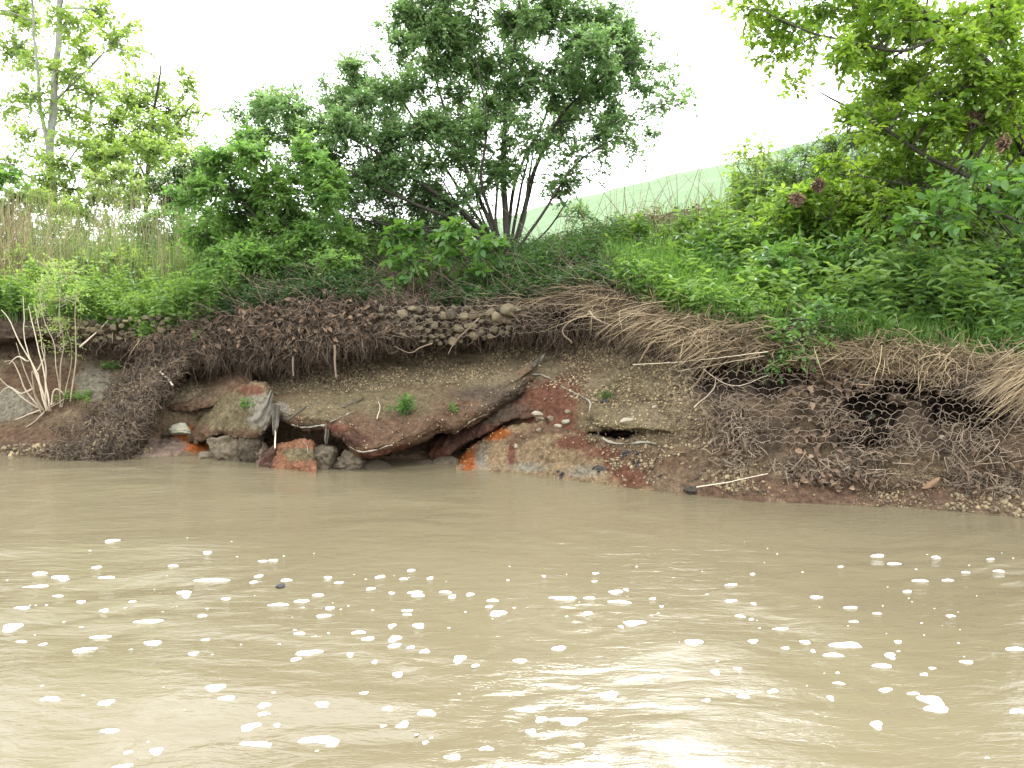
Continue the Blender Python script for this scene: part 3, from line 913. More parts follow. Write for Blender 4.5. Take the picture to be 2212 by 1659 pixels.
# the big many-stemmed bush in the middle
D0 = 10.4
hs_cl = cl([(1375, 125, 62, 46), (1405, 190, 44, 26), (1330, 75, 46, 36), (1290, 100, 70, 46), (1200, 40, 84, 46), (1100, 45, 74, 54), (1010, 60, 60, 50), (935, 45, 74, 54), (880, 110, 66, 46),
             (1060, 140, 80, 48), (1180, 150, 84, 46), (1290, 195, 70, 36), (1215, 235, 64, 28), (1345, 262, 44, 20), (1290, 295, 70, 24), (1360, 300, 34, 14), (1245, 335, 54, 15), (1165, 305, 66, 34),
             (1060, 240, 84, 54), (950, 150, 80, 56), (860, 190, 66, 46), (780, 205, 60, 40), (720, 230, 54, 34), (745, 285, 74, 44), (850, 290, 84, 48), (955, 270, 84, 54), (1010, 340, 64, 34),
             (915, 355, 74, 40), (810, 360, 84, 42), (710, 340, 64, 44), (645, 285, 54, 36), (600, 230, 50, 34), (556, 250, 38, 30), (1090, 360, 60, 26), (1230, 370, 34, 12), (1110, 190, 70, 40),
             (870, 30, 40, 34), (940, -40, 80, 50), (1060, -50, 90, 54), (1190, -40, 70, 44), (1000, -150, 90, 60), (1120, -150, 80, 60), (1060, -260, 70, 50), (840, 420, 66, 34), (940, 420, 66, 30),
             (1210, 430, 30, 20), (1240, 470, 30, 26), (1015, 410, 50, 30), (760, 150, 46, 34), (1440, 220, 16, 10), (1415, 150, 26, 18)], D0, .85, 21)
hs_cl += fill([(850, -100), (845, 40), (855, 120), (790, 160), (740, 185), (690, 205), (610, 215), (540, 235), (500, 280), (560, 330), (690, 430), (720, 530), (860, 530), (960, 470), (1010, 420), (1060, 390), (1110, 370), (1170, 310),
                (1250, 330), (1380, 295), (1300, 265), (1390, 205), (1425, 185), (1400, 110), (1330, 60), (1290, -100)], 74, 48, 35, D0, .7, 61)
_r = np.random.default_rng(66)
for ex_, ey_ in [(560, 215), (620, 200), (700, 180), (760, 140), (800, 120), (835, 60), (1440, 140), (1450, 190), (1400, 80), (1350, 40), (1330, 20), (1420, 240), (1395, 290), (1370, 325), (1310, 330), (1290, 370), (1250, 390), (1465, 215), (1490, 222),
                 (1225, 400), (1200, 380), (520, 250), (490, 240), (1320, 262), (1260, 215), (1180, 400)]:
    hs_cl.append((ex_, ey_, _r.uniform(12, 26), _r.uniform(9, 16), D0 + _r.uniform(-.4, .4)))
hs_st = [([(1098, 556, D0), (1090, 450, D0), (1085, 340, D0), (1098, 200, D0 - .1), (1118, 40, D0), (1110, -150, D0)], .050, .010),
         ([(1106, 556, D0), (1138, 430, D0 + .1), (1165, 340, D0 + .1), (1220, 240, D0), (1320, 150, D0 - .1)], .040, .008),
         ([(1102, 556, D0 + .1), (1096, 500, D0 + .2), (1120, 380, D0 + .4), (1180, 240, D0 + .5), (1210, 70, D0 + .5)], .034, .008),
         ([(1090, 556, D0), (1045, 450, D0 - .1), (1000, 350, D0 - .2), (955, 230, D0 - .2), (915, 60, D0 - .2)], .036, .008),
         ([(1084, 556, D0), (1010, 470, D0 - .3), (900, 390, D0 - .5), (780, 310, D0 - .5), (690, 260, D0 - .4)], .034, .007),
         ([(1080, 556, D0 - .1), (985, 480, D0 - .4), (870, 430, D0 - .6), (720, 350, D0 - .5), (590, 260, D0 - .3)], .030, .006),
         ([(1112, 552, D0), (1165, 470, D0 - .2), (1250, 350, D0 - .4), (1340, 290, D0 - .4)], .024, .006),
         ([(1095, 556, D0 - .1), (1060, 470, D0 - .4), (1040, 380, D0 - .6), (1050, 250, D0 - .7), (1010, 90, D0 - .6)], .028, .007),
         ([(1088, 556, D0 + .2), (1030, 470, D0 + .4), (960, 360, D0 + .5), (880, 230, D0 + .5), (840, 120, D0 + .4)], .028, .007),
         ([(1080, 556, D0), (980, 510, D0 - .3), (860, 490, D0 - .5), (750, 470, D0 - .4)], .022, .006),
         ([(1100, 556, D0), (1112, 470, D0), (1130, 380, D0), (1150, 290, D0)], .026, .007), ([(1094, 556, D0), (1070, 480, D0 - .1), (1075, 400, D0 - .1), (1090, 300, D0)], .026, .007),
         ([(1086, 556, D0 + .1), (1050, 490, D0 + .2), (1030, 430, D0 + .2), (1010, 340, D0 + .2)], .022, .006), ([(1082, 556, D0 - .1), (1030, 500, D0 - .2), (990, 450, D0 - .3), (950, 380, D0 - .3)], .022, .006),
         ([(1108, 556, D0 - .1), (1128, 480, D0 - .1), (1140, 400, D0), (1148, 330, D0)], .030, .008),
         ([(1118, 550, D0 + .1), (1180, 500, D0 + .3), (1220, 440, D0 + .3), (1250, 400, D0 + .2)], .016, .005)]
shrub('honeysuckle_bush', 'tall many-stemmed dark green bush with creamy blossoms, its crown filling the middle of the sky', 'bush', hs_st, hs_cl, M['honey'], M['bark'],
      L=.06, asp=.56, dens=500, per=8, seed=1, blossom=4200, bare=900, sub_r=.5, depth=.65)

small('tangled_bush', 'brown-twigged tangle of thin stems and dull leaves between the bright bush and the dark stems', 'bush', (880, 575), [c[:4] for c in fill([(690, 430), (1020, 420), (1080, 520), (1060, 570), (720, 590)], 22, 46, 30, 10, .1, 67)],
      10.3, 'honey', 68, L=.055, dens=330, per=6, bare=1600, sub_r=.5)
D1 = 9.0
shrub('green_bush', 'bright green leafy bush hanging over the bank left of the tall dark bush', 'bush',
      [([(600, 640, D1), (580, 560, D1), (560, 480, D1), (500, 400, D1), (460, 330, D1)], .024, .006), ([(605, 640, D1), (620, 540, D1), (610, 440, D1), (580, 330, D1)], .020, .006),
       ([(610, 645, D1), (660, 560, D1), (690, 470, D1)], .018, .005), ([(595, 645, D1 - .1), (540, 590, D1 - .3), (490, 560, D1 - .4)], .014, .005), ([(600, 645, D1), (600, 660, D1 - .3), (540, 670, D1 - .5)], .012, .004)],
      cl([(480, 330, 50, 34), (555, 335, 56, 36), (440, 405, 44, 28), (520, 405, 70, 44), (610, 400, 66, 44), (470, 475, 60, 36), (560, 480, 74, 44), (640, 490, 64, 44), (475, 550, 54, 34), (560, 575, 66, 44),
          (500, 630, 40, 26), (635, 570, 54, 44), (590, 640, 46, 26), (690, 430, 50, 46), (425, 500, 30, 26), (520, 300, 36, 26), (400, 430, 26, 18), (545, 680, 20, 18)], D1, .5, 22)
      + fill([(420, 560), (760, 540), (780, 640), (640, 700), (500, 690)], 16, 44, 26, D1 - .7, .25, 72)
      + fill([(490, 300), (690, 300), (770, 480), (750, 630), (640, 680), (520, 680), (470, 600), (410, 520), (400, 430)], 26, 48, 36, D1, .5, 62),
      M['bright'], M['bark'], L=.066, asp=.56, dens=600, per=7, seed=2, blossom=160, bare=260, sub_r=.5, depth=.7)
D2 = 8.15
shrub('maple_sapling', 'low branch of large bright lobed leaves in front of the dark bush stems', 'sapling',
      [([(1045, 655, D2 + .2), (1040, 590, D2 + .2), (1020, 520, D2), (950, 490, D2), (870, 500, D2 - .1)], .010, .004), ([(1040, 640, D2 + .2), (1000, 570, D2), (940, 555, D2 - .1), (880, 580, D2 - .2)], .008, .003)],
      cl([(900, 500, 56, 22), (985, 495, 60, 24), (1045, 525, 34, 24), (880, 560, 40, 20), (950, 560, 50, 22), (1010, 555, 40, 22), (868, 590, 20, 10), (1030, 608, 22, 10), (845, 505, 22, 16), (1070, 545, 16, 14)], D2, .25, 23),
      M['elder'], M['bark'], L=.115, asp=.55, dens=230, per=5, seed=3, limb_r=.006, tw_r=.002, droop=.5, twig=(.1, .2))
DR = 7.2
shrub('leaning_tree', 'yellow-green tree with dark leaning trunks arching in from the right edge', 'tree',
      [([(2290, 520, DR), (2215, 330, DR), (2150, 160, DR), (2048, 66, DR - .1), (1982, 26, DR - .2), (1900, -30, DR - .2)], .050, .014),
       ([(2300, 520, DR + .3), (2260, 300, DR + .3), (2160, 90, DR + .3), (2142, -40, DR + .3), (2130, -160, DR + .2)], .04, .012),
       ([(2285, 520, DR - .2), (2160, 420, DR - .4), (2010, 340, DR - .5), (1880, 260, DR - .5), (1780, 200, DR - .5)], .024, .006),
       ([(2285, 520, DR - .2), (2110, 440, DR - .2), (1960, 400, DR - .2), (1850, 380, DR - .2)], .018, .005),
       ([(2048, 66, DR - .1), (1950, 110, DR - .3), (1840, 90, DR - .4), (1750, 70, DR - .5), (1640, 20, DR - .5)], .016, .005),
       ([(2050, 70, DR), (1930, -20, DR + .2), (1800, -10, DR + .2), (1700, -20, DR + .1)], .018, .005)],
      cl([(1620, 25, 44, 30), (1700, 55, 60, 38), (1775, 25, 60, 40), (1690, 120, 34, 30), (1715, 185, 26, 20), (1640, 75, 24, 18), (1760, 100, 40, 30), (1830, 110, 50, 40), (1850, 40, 60, 44), (1900, 130, 60, 44),
          (1950, 45, 74, 46), (2050, 80, 74, 54), (2150, 50, 74, 54), (2110, 165, 70, 46), (1990, 180, 70, 46), (1890, 215, 54, 40), (1835, 280, 44, 34), (1920, 285, 64, 40), (2020, 270, 70, 44), (2140, 270, 64, 50),
          (1810, 350, 50, 26), (1900, 365, 64, 34), (2000, 360, 64, 34), (2100, 370, 60, 34), (2200, 170, 40, 60), (2200, 400, 50, 40), (2280, 90, 60, 60), (2290, 280, 60, 60), (1900, -60, 84, 50), (2050, -70, 84, 54),
          (2200, -60, 80, 54), (1750, -60, 70, 44), (1960, -170, 90, 60), (2140, -170, 90, 60), (1660, -50, 40, 30), (1600, -20, 26, 20)], DR, .8, 24)
      + fill([(1840, -40), (2240, -40), (2240, 300), (1960, 280), (1860, 180)], 20, 54, 38, DR - .2, .6, 73)
      + fill([(1690, 400), (1790, 330), (1850, 240), (1950, 150), (2260, 150), (2260, 440), (1900, 440)], 26, 52, 36, DR + .2, .8, 63),
      M['yellowgreen'], M['bark'], L=.068, asp=.56, dens=520, per=7, seed=4, bare=1300, sub_r=.5, depth=.7)
small('broadleaf_shrub', 'low shrub of large oval pale green leaves at the right edge under the leaning tree', 'shrub', (2240, 560), [(2040, 410, 40, 22), (2100, 395, 50, 26), (2170, 400, 50, 30), (2200, 440, 40, 26), (2120, 440, 50, 22), (2050, 460, 44, 20), (1985, 480, 36, 18), (2240, 420, 40, 40)],
      5.9, 'elder', 31, L=.10, asp=.52, dens=300, per=5, droop=.35)
small('leafy_shrub', 'spreading yellow-green shrub on the crest with brown twigs and flood debris', 'shrub', (1900, 560), [(1720, 440, 50, 26), (1790, 430, 60, 30), (1860, 450, 60, 30), (1940, 460, 60, 30), (1790, 490, 60, 26), (1880, 510, 60, 26), (1960, 530, 50, 24), (1660, 470, 36, 20), (1740, 500, 40, 22)] + [c[:4] for c in fill([(1630, 460), (1690, 400), (1740, 360), (1830, 310), (1900, 360), (2240, 380), (2240, 560), (1700, 550)], 34, 50, 28, 7.6, .1, 64)],
      7.6, 'yellowgreen', 32, L=.07, dens=600, per=6, bare=300)
small('leafy_shrub', 'green shrub bulging from the grassy slope above the hanging fern-like branch', 'shrub', (1720, 700), [(1660, 560, 44, 26), (1730, 560, 50, 26), (1800, 575, 54, 28), (1690, 615, 50, 28), (1760, 630, 54, 30), (1640, 620, 34, 24), (1700, 660, 40, 22), (1850, 540, 50, 24)],
      6.6, 'elder', 33, L=.078, asp=.48, dens=560, per=7)
small('hanging_branch', 'fern-like branch of small green leaflets hanging over the brown thatch', 'branch', (1750, 690), [(1740, 690, 40, 22), (1770, 660, 36, 18), (1715, 725, 44, 18), (1690, 755, 26, 14), (1745, 745, 32, 14), (1665, 775, 14, 14), (1680, 720, 24, 12), (1790, 690, 24, 14)],
      5.75, 'elder', 34, L=.042, asp=.6, dens=420, per=9, droop=.5, twig=(.12, .2), sp=.12, limb_r=.004, tw_r=.0015)
small('leafy_shrub', 'green shrub at the right edge between the large oval leaves and the tall grass', 'shrub', (2150, 640), [(2060, 560, 54, 30), (2140, 560, 60, 34), (2200, 580, 44, 34), (2100, 610, 60, 24), (1980, 580, 50, 26), (2020, 620, 44, 20), (2260, 600, 40, 40)],
      6.6, 'elder', 35, L=.07, dens=520, per=6, bare=160)
small('leafy_shrub', 'pale green twiggy shrub on the crest hiding the right part of the grassy hill', 'shrub', (1720, 450), [(1625, 425, 26, 14), (1690, 372, 30, 20), (1740, 340, 40, 24), (1790, 320, 40, 24), (1835, 305, 36, 24), (1720, 390, 40, 22), (1780, 375, 44, 24), (1840, 360, 44, 26), (1670, 415, 36, 18)],
      8.7, 'bright', 39, L=.058, dens=480, per=7, bare=900, sub_r=.5, tint_bias=.1)
# saplings on the crest standing against the white sky
small('sapling', 'thin lone sapling with sparse leaves standing on the crest against the white sky', 'sapling', (1640, 430), [(1610, 330, 20, 14), (1650, 320, 18, 12), (1590, 350, 14, 10), (1630, 360, 22, 14), (1660, 350, 12, 10)],
      9.0, 'pale_leaf', 36, L=.075, dens=110, per=5, limb_r=.003, tw_r=.0014)

small('pale_shrub', 'soft pale green shrub rising among the reeds at the left edge', 'shrub', (60, 640), [(40, 560, 36, 24), (80, 580, 40, 24), (60, 610, 44, 22), (110, 610, 34, 20), (20, 600, 30, 22)], 8.9, 'pale_leaf', 37, L=.05, dens=420, per=7, limb_r=.004, tint_bias=-.15)
small('pale_shrub', 'loose pale green shrub in front of the reeds beneath the feathery shrub', 'shrub', (250, 630), [(190, 570, 36, 24), (240, 560, 40, 24), (290, 580, 40, 22), (220, 610, 44, 20), (280, 620, 36, 18), (330, 600, 34, 18)], 9.3, 'pale_leaf', 38, L=.05, dens=380, per=7, limb_r=.004, tint_bias=-.2)
# trees beyond the left end of the bank
DL = 17.0
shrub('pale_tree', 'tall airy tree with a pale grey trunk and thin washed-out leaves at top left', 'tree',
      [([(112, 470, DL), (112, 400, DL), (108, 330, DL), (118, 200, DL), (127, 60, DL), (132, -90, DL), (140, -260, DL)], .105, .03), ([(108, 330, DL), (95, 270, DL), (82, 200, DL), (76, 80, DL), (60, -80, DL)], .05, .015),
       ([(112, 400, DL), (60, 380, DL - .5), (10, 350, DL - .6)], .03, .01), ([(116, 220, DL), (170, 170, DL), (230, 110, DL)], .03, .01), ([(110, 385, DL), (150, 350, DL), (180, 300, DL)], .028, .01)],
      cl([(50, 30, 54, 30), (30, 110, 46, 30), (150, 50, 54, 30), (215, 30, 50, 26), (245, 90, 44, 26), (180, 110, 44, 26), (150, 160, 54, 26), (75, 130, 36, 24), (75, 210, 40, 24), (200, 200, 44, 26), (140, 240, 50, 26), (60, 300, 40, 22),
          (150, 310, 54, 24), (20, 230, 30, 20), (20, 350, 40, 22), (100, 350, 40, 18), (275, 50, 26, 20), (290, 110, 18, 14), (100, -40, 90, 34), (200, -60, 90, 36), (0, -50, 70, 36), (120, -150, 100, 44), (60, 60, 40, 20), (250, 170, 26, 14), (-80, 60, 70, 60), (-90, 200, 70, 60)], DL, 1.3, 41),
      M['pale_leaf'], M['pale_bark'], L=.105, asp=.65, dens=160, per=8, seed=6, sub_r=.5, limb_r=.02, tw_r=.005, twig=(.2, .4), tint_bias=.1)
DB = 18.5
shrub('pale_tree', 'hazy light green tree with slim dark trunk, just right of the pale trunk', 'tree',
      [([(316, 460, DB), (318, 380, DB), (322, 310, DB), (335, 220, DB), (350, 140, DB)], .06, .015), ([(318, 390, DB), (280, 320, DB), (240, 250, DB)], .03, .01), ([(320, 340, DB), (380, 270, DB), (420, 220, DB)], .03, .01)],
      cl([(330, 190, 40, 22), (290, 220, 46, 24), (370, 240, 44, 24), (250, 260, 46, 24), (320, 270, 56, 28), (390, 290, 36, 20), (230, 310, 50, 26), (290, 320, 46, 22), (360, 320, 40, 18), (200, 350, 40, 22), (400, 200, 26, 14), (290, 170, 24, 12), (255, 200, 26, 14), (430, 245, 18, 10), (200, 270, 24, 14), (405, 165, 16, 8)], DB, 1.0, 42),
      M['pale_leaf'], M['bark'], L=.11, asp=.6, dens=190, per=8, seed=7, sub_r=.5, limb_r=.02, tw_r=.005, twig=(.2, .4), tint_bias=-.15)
small('flowering_shrub', 'dark rounded shrub dusted with pale blossoms behind the reeds', 'shrub', (380, 520), [(390, 370, 36, 24), (420, 350, 26, 18), (350, 400, 40, 24), (400, 415, 40, 24), (440, 390, 30, 24), (370, 440, 44, 22)],
      12.5, 'dark_leaf', 43, L=.08, dens=460, per=7, blossom=900, limb_r=.01, tw_r=.003)
small('flowering_shrub', 'grey-green shrub pale with blossoms behind the reeds, left of the dark one', 'shrub', (240, 520), [(215, 390, 36, 20), (260, 380, 40, 22), (300, 405, 36, 20), (240, 425, 46, 20), (290, 440, 36, 18), (200, 430, 36, 20)],
      13.0, 'pale_leaf', 44, L=.075, dens=420, per=7, blossom=700, limb_r=.01, tw_r=.003, tint_bias=-.3)
small('willow_shrub', 'low feathery yellow-green shrub with a shaded green base behind the reeds', 'shrub', (340, 570), [(300, 480, 36, 20), (350, 470, 40, 20), (395, 480, 34, 20), (320, 505, 40, 22), (370, 520, 40, 22), (340, 540, 50, 20), (410, 520, 30, 26)],
      11.0, 'bright', 45, L=.06, asp=.32, dens=800, per=9)
small('roundleaf_shrub', 'bright green shrub at the left edge beneath the pale trunk', 'shrub', (-20, 560), [(10, 390, 40, 26), (40, 430, 40, 24), (0, 450, 40, 30), (30, 490, 40, 24), (-40, 410, 40, 50), (60, 465, 26, 18), (0, 520, 40, 24)],
      13.5, 'bright', 46, L=.10, asp=.7, dens=260, per=6, limb_r=.01, tw_r=.003)
small('willow_shrub', 'grey-green shrub low behind the reeds between the left edge and the pale trunk', 'shrub', (110, 560), [(80, 430, 40, 22), (130, 450, 40, 22), (180, 460, 40, 20), (110, 490, 50, 24), (60, 500, 40, 22), (170, 500, 44, 22), (220, 480, 30, 18)],
      13.0, 'pale_leaf', 47, L=.075, asp=.4, dens=420, per=7, tint_bias=-.3)
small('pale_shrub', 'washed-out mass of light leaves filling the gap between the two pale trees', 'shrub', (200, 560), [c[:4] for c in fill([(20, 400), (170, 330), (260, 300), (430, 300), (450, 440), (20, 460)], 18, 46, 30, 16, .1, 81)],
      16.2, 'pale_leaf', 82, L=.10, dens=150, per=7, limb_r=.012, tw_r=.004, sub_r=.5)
# far hedge closing the view behind the tall bush and the left slope
for i, (px, py, D, lab) in enumerate([(480, 500, 14.0, 'dim green bush far behind the bright green bush'), (700, 500, 14.5, 'dim green bush glimpsed under the crown left of the dark stems'), (850, 515, 14.0, 'dim green bush glimpsed behind the low maple branch')]):
    small('far_bush', lab, 'bush', (px, 575), [(px + dx, py + dy, 50, 26) for dx, dy in ((-70, 10), (-20, -20), (40, -10), (80, 15), (0, 30), (-50, 40), (60, 42))], D, 'honey', 50 + i, L=.11, dens=260, per=6, limb_r=.01, tw_r=.003)

# the sapling and pale dead twigs at the left waterline
b, _ = hit(128, 880)
DS = float(b[1])
shrub('sapling', 'slim sapling with pale stems and fresh green tufts at the left waterline', 'sapling',
      [([(128, 880, DS), (126, 800, DS), (130, 720, DS), (125, 620, DS)], .008, .003), ([(130, 880, DS), (118, 790, DS - .1), (100, 700, DS - .1), (80, 640, DS - .1)], .006, .002), ([(150, 868, DS), (160, 780, DS), (163, 700, DS), (160, 620, DS)], .008, .002),
       ([(132, 880, DS), (145, 790, DS + .1), (135, 690, DS + .1)], .005, .002)],
      cl([(130, 720, 34, 16), (110, 690, 26, 14), (90, 660, 30, 16), (130, 650, 36, 18), (160, 640, 30, 18), (110, 610, 30, 18), (150, 600, 34, 18), (130, 752, 26, 12), (85, 625, 24, 16), (125, 575, 24, 16)], DS, .2, 48),
      M['pale_leaf'], M['dead_stem'], L=.035, asp=.55, dens=240, per=7, seed=9, limb_r=.003, tw_r=.0012, tint_bias=-.15)
db = Bag()
twl = [[(100, 890), (75, 800), (40, 735), (20, 690), (2, 670)], [(95, 890), (70, 840), (50, 790), (35, 740)], [(105, 890), (85, 820), (55, 740), (50, 640)], [(110, 890), (100, 830), (75, 720), (60, 660)], [(90, 885), (50, 860), (0, 818)],
       [(92, 885), (60, 850), (45, 815), (30, 780), (10, 780)], [(100, 885), (98, 800), (88, 730), (75, 660)], [(85, 885), (40, 905), (0, 918)], [(120, 870), (70, 895), (0, 905)], [(110, 875), (120, 840), (140, 860), (100, 884)], [(95, 890), (62, 920), (0, 940)],
       [(88, 890), (75, 850), (70, 800), (88, 840)], [(70, 840), (45, 850), (20, 835), (0, 850)], [(60, 780), (40, 770), (20, 785)], [(80, 800), (95, 770), (92, 740)]]
for t in twl:
    a = np.array(t, float)
    q = catmull(P(a[:, 0], a[:, 1], DS - .05 + rng.uniform(-.15, .15)), 14)
    q[0] = P(a[0, 0], a[0, 1], DS - .02)
    q += .012 * np.stack([fbm(q * 9, 2, 1), fbm(q * 9, 2, 2), fbm(q * 9, 2, 3)], -1)
    tubes(db, q, np.linspace(.009, .003, 14), 5, rng.uniform(.3, .9))
tag(top('dead_shrub', db, M['dead_stem']), 'bleached leafless twigs fanning out at the left waterline', 'dead shrub')

# ------------------------------------------------------------------ ground cover on top of the bank
def herb_mass(bag, stem, p, h, L, n_pair, tint0, asp=.32, r=rng):
    n = len(p)
    lean = r.normal(0, .18, (n, 3)); lean[:, 2] = 0
    h = h * r.uniform(.6, 1.25, n)
    pn = fbm(p * 1.7, 3, 55)
    h = h * np.clip(1 + .9 * pn, .4, 1.8)
    tint = np.clip(tint0 + .55 * fbm(p * 1.1 + 9, 3, 56) + r.normal(0, .18, n), 0, 1)
    t = np.linspace(0, 1, 4)[None, :, None]
    c = p[:, None] + np.array([0, 0, 1.]) * h[:, None, None] * t + lean[:, None] * h[:, None, None] * t * t
    tubes(stem, c, np.array([.003, .0027, .0023, .0015])[None], 3, .5)
    for j in range(n_pair):
        f = .25 + .75 * (j + 1) / n_pair
        q = p + np.array([0, 0, 1.]) * (h * f)[:, None] + lean * (h * f * f)[:, None]
        a = r.uniform(0, 6.28, n)
        for s in (0, math.pi + r.normal(0, .5)):
            d = np.stack([np.cos(a + s), np.sin(a + s), .55 - .5 * f + r.uniform(-.6, .6, n)], -1)
            l = L * r.uniform(.55, 1.35, n) * (1.1 - .45 * f)
            leaves(bag, q, d, np.array([0, 0, 1.]) + r.normal(0, .55, (n, 3)), l, l * asp * r.uniform(.8, 1.3, n), np.clip(tint + .25 * (f - .6) + r.normal(0, .06, n), 0, 1), droop=.25)

hb, hst, gb = Bag(), Bag(), Bag()
def noise_dens(sc, thr, seed):
    return lambda p: np.clip((fbm(p * sc, 3, seed) - thr) * 5, 0.02, 1)
# right slope: nettles and grasses
def off_crest(p):                                                  # the brow is low and grassy where the far hill shows
    a = p[:, 0] / p[:, 1]
    return ~((p[:, 1] > 8.4) & (a > .06) & (a < .29))
p, _ = on_bank(8.15, 10, 1330, 2420, 2400, noise_dens(1.3, .0, 91))
p = p[off_crest(p)]
herb_mass(hb, hst, p, .33, .125, 5, .6)
p, _ = on_bank(8.0, 9.2, 1400, 2400, 1300, noise_dens(1.2, .0, 92))
herb_mass(hb, hst, p, .20, .085, 4, .42)
p, _ = on_bank(8.0, 9.6, 1300, 2420, 9000, noise_dens(1.1, -.25, 93))
def scatter_grass(bag, p, h, w, t0, ts=.15, lean=.5, out=(0, -.25, 0)):
    n = len(p)
    ln = rng.normal(0, lean, (n, 3)) + np.array(out); ln[:, 2] = -.15
    blades(bag, p, h * rng.uniform(.5, 1.3, n), ln, w * rng.uniform(.7, 1.3, n), np.clip(t0 + rng.normal(0, ts, n), 0, 1))
scatter_grass(gb, p, .26, .009, .45)
p, _ = on_bank(8.0, 9.0, 1330, 1560, 2600)
scatter_grass(gb, p, .33, .009, .35, .12, .3)
p, _ = on_bank(8.3, 9.3, 1830, 2350, 4200)
scatter_grass(gb, p, .30, .009, .5, .15, .4)
p, _ = on_bank(8.05, 9.4, 1330, 1700, 800, noise_dens(2., -.1, 111))
herb_mass(hb, hst, p, .27, .12, 4, .7)
p, _ = on_bank(8.3, 9.8, 1620, 2420, 900, noise_dens(1.4, -.05, 113))
herb_mass(hb, hst, p, .46, .13, 7, .75)
# left slope
p, _ = on_bank(7.7, 9.6, -260, 520, 1500, lambda p: noise_dens(1.2, -.1, 94)(p) * np.clip((-2.6 - p[:, 0] + 1.2 * fbm(p * 2, 3, 3)) * 1.2, .05, 1))
herb_mass(hb, hst, p, .36, .075, 7, .62, .42)
p, _ = on_bank(7.9, 10, -260, 470, 4500)
scatter_grass(gb, p, .36, .009, .85, .2)
# crest fringe everywhere
p, _ = on_bank(9.6, 10.4, -300, 2450, 2600, noise_dens(.8, -.1, 95))
herb_mass(hb, hst, p[off_crest(p)], .34, .10, 5, .5)
p, _ = on_bank(9.5, 10.4, 1180, 2400, 1200)
scatter_grass(gb, p, .24, .009, .55)
# the cover goes on past both ends of the view
for xa_, xb_, t_ in ((-1150, -230, .7), (2400, 3060, .5)):
    p, _ = on_bank(7.9, 10.3, xa_, xb_, 1500); p = p + rng.normal(0, .09, p.shape) * [1, 1, .1]
    herb_mass(hb, hst, p, .34, .09, 5, t_)
    p, _ = on_bank(7.6, 10.3, xa_, xb_, 4000); p = p + rng.normal(0, .09, p.shape) * [1, 1, .1]
    scatter_grass(gb, p, .34, .010, t_)
hob = hb.build('undergrowth', M['herb'])
tag(hob, kind='stuff')
tag(gb.build('grass', M['grass']), kind='stuff')
hst_o = hst.build('herb_stems', M['herb']); tag(hst_o, kind='stuff')
# shaded tangle beneath the big bush
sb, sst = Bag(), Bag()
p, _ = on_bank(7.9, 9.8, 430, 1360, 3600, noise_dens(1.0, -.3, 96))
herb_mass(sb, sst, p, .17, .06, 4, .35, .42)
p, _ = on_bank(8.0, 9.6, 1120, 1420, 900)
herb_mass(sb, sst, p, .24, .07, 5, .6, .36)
n = 2200
p, _ = on_bank(7.8, 9.9, 420, 1400, n)
n = len(p)
d = rng.normal(0, 1, (n, 3)); d[:, 2] = np.abs(d[:, 2]) * .5
d = nrm(d) * rng.uniform(.15, .6, (n, 1))
t = np.linspace(0, 1, 5)[None, :, None]
c = p[:, None] + d[:, None] * t + rng.normal(0, .04, (n, 1, 3)) * (t * (1 - t) * 4)
brb = Bag()
tubes(brb, c, np.array([.004, .0035, .003, .0025, .0015])[None], 3, np.clip(rng.normal(.5, .25, n), 0, 1))
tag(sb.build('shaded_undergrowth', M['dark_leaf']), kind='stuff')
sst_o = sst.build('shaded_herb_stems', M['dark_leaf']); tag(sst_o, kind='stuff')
tag(brb.build('brushwood', M['root']), kind='stuff')

# reeds on the left and dead stalks on the crest
rb = Bag()
p, _ = on_bank(9.0, 10.2, -260, 440, 1900, noise_dens(1.1, -.15, 88))
n = len(p)
ln = rng.normal(0, .22, (n, 3)); ln[:, 2] = -.1
blades(rb, p, rng.uniform(.5, 1.15, n), ln, rng.uniform(.007, .014, n), np.clip(rng.normal(.35, .3, n), 0, 1), .35, 5)
q = p[rng.integers(0, n, 480)]
m = len(q)
le = rng.normal(0, .16, (m, 3)); le[:, 2] = 1
c = q[:, None] + le[:, None] * rng.uniform(.6, 1.35, (m, 1, 1)) * np.linspace(0, 1, 5)[None, :, None]
tubes(rb, c, np.array([.004, .0038, .0034, .003, .002])[None], 3, np.clip(rng.normal(.85, .12, m), 0, 1))
tag(rb.build('reeds', M['reed']), kind='stuff')
sb2 = Bag()
p, _ = on_bank(9.3, 10.2, 1180, 2100, 210)
p2, _ = on_bank(8.3, 10.0, -260, 60, 900)
for pp, hh in ((p, (.2, .7)), (p2, (.5, 1.3))):
    m = len(pp)
    le = rng.normal(0, .45, (m, 3)); le[:, 2] = 1
    if hh[1] > 1: le[:, 0] -= .35
    c = pp[:, None] + le[:, None] * rng.uniform(*hh, (m, 1, 1)) * np.linspace(0, 1, 5)[None, :, None]
    tubes(sb2, c, np.array([.004, .0038, .0034, .003, .002])[None], 3, np.clip(rng.normal(.5, .25, m), 0, 1))
tag(sb2.build('dead_stalks', M['straw']), kind='stuff')
# green reed shoots on the crest against the sky
for k, (px, D, hgt, lab) in enumerate([(1545, 9.2, 1.0, 'tallest green reed shoot on the crest, standing against the sky'), (1500, 9.0, .6, 'shorter green reed on the crest, left of the tallest shoot')]):
    b = Bag()
    q, _ = hit(px, 445)
    if q is None: continue
    m = 16
    ln = rng.normal(0, .25, (m, 3)); ln[:, 2] = 0
    blades(b, np.repeat(q[None], m, 0) + rng.normal(0, .03, (m, 3)) * [1, 1, 0], hgt * rng.uniform(.5, 1.1, m), ln, .02, rng.uniform(.3, .7, m), .3, 5)
    tag(top('reed_plant', b, M['grass']), lab, 'reed')

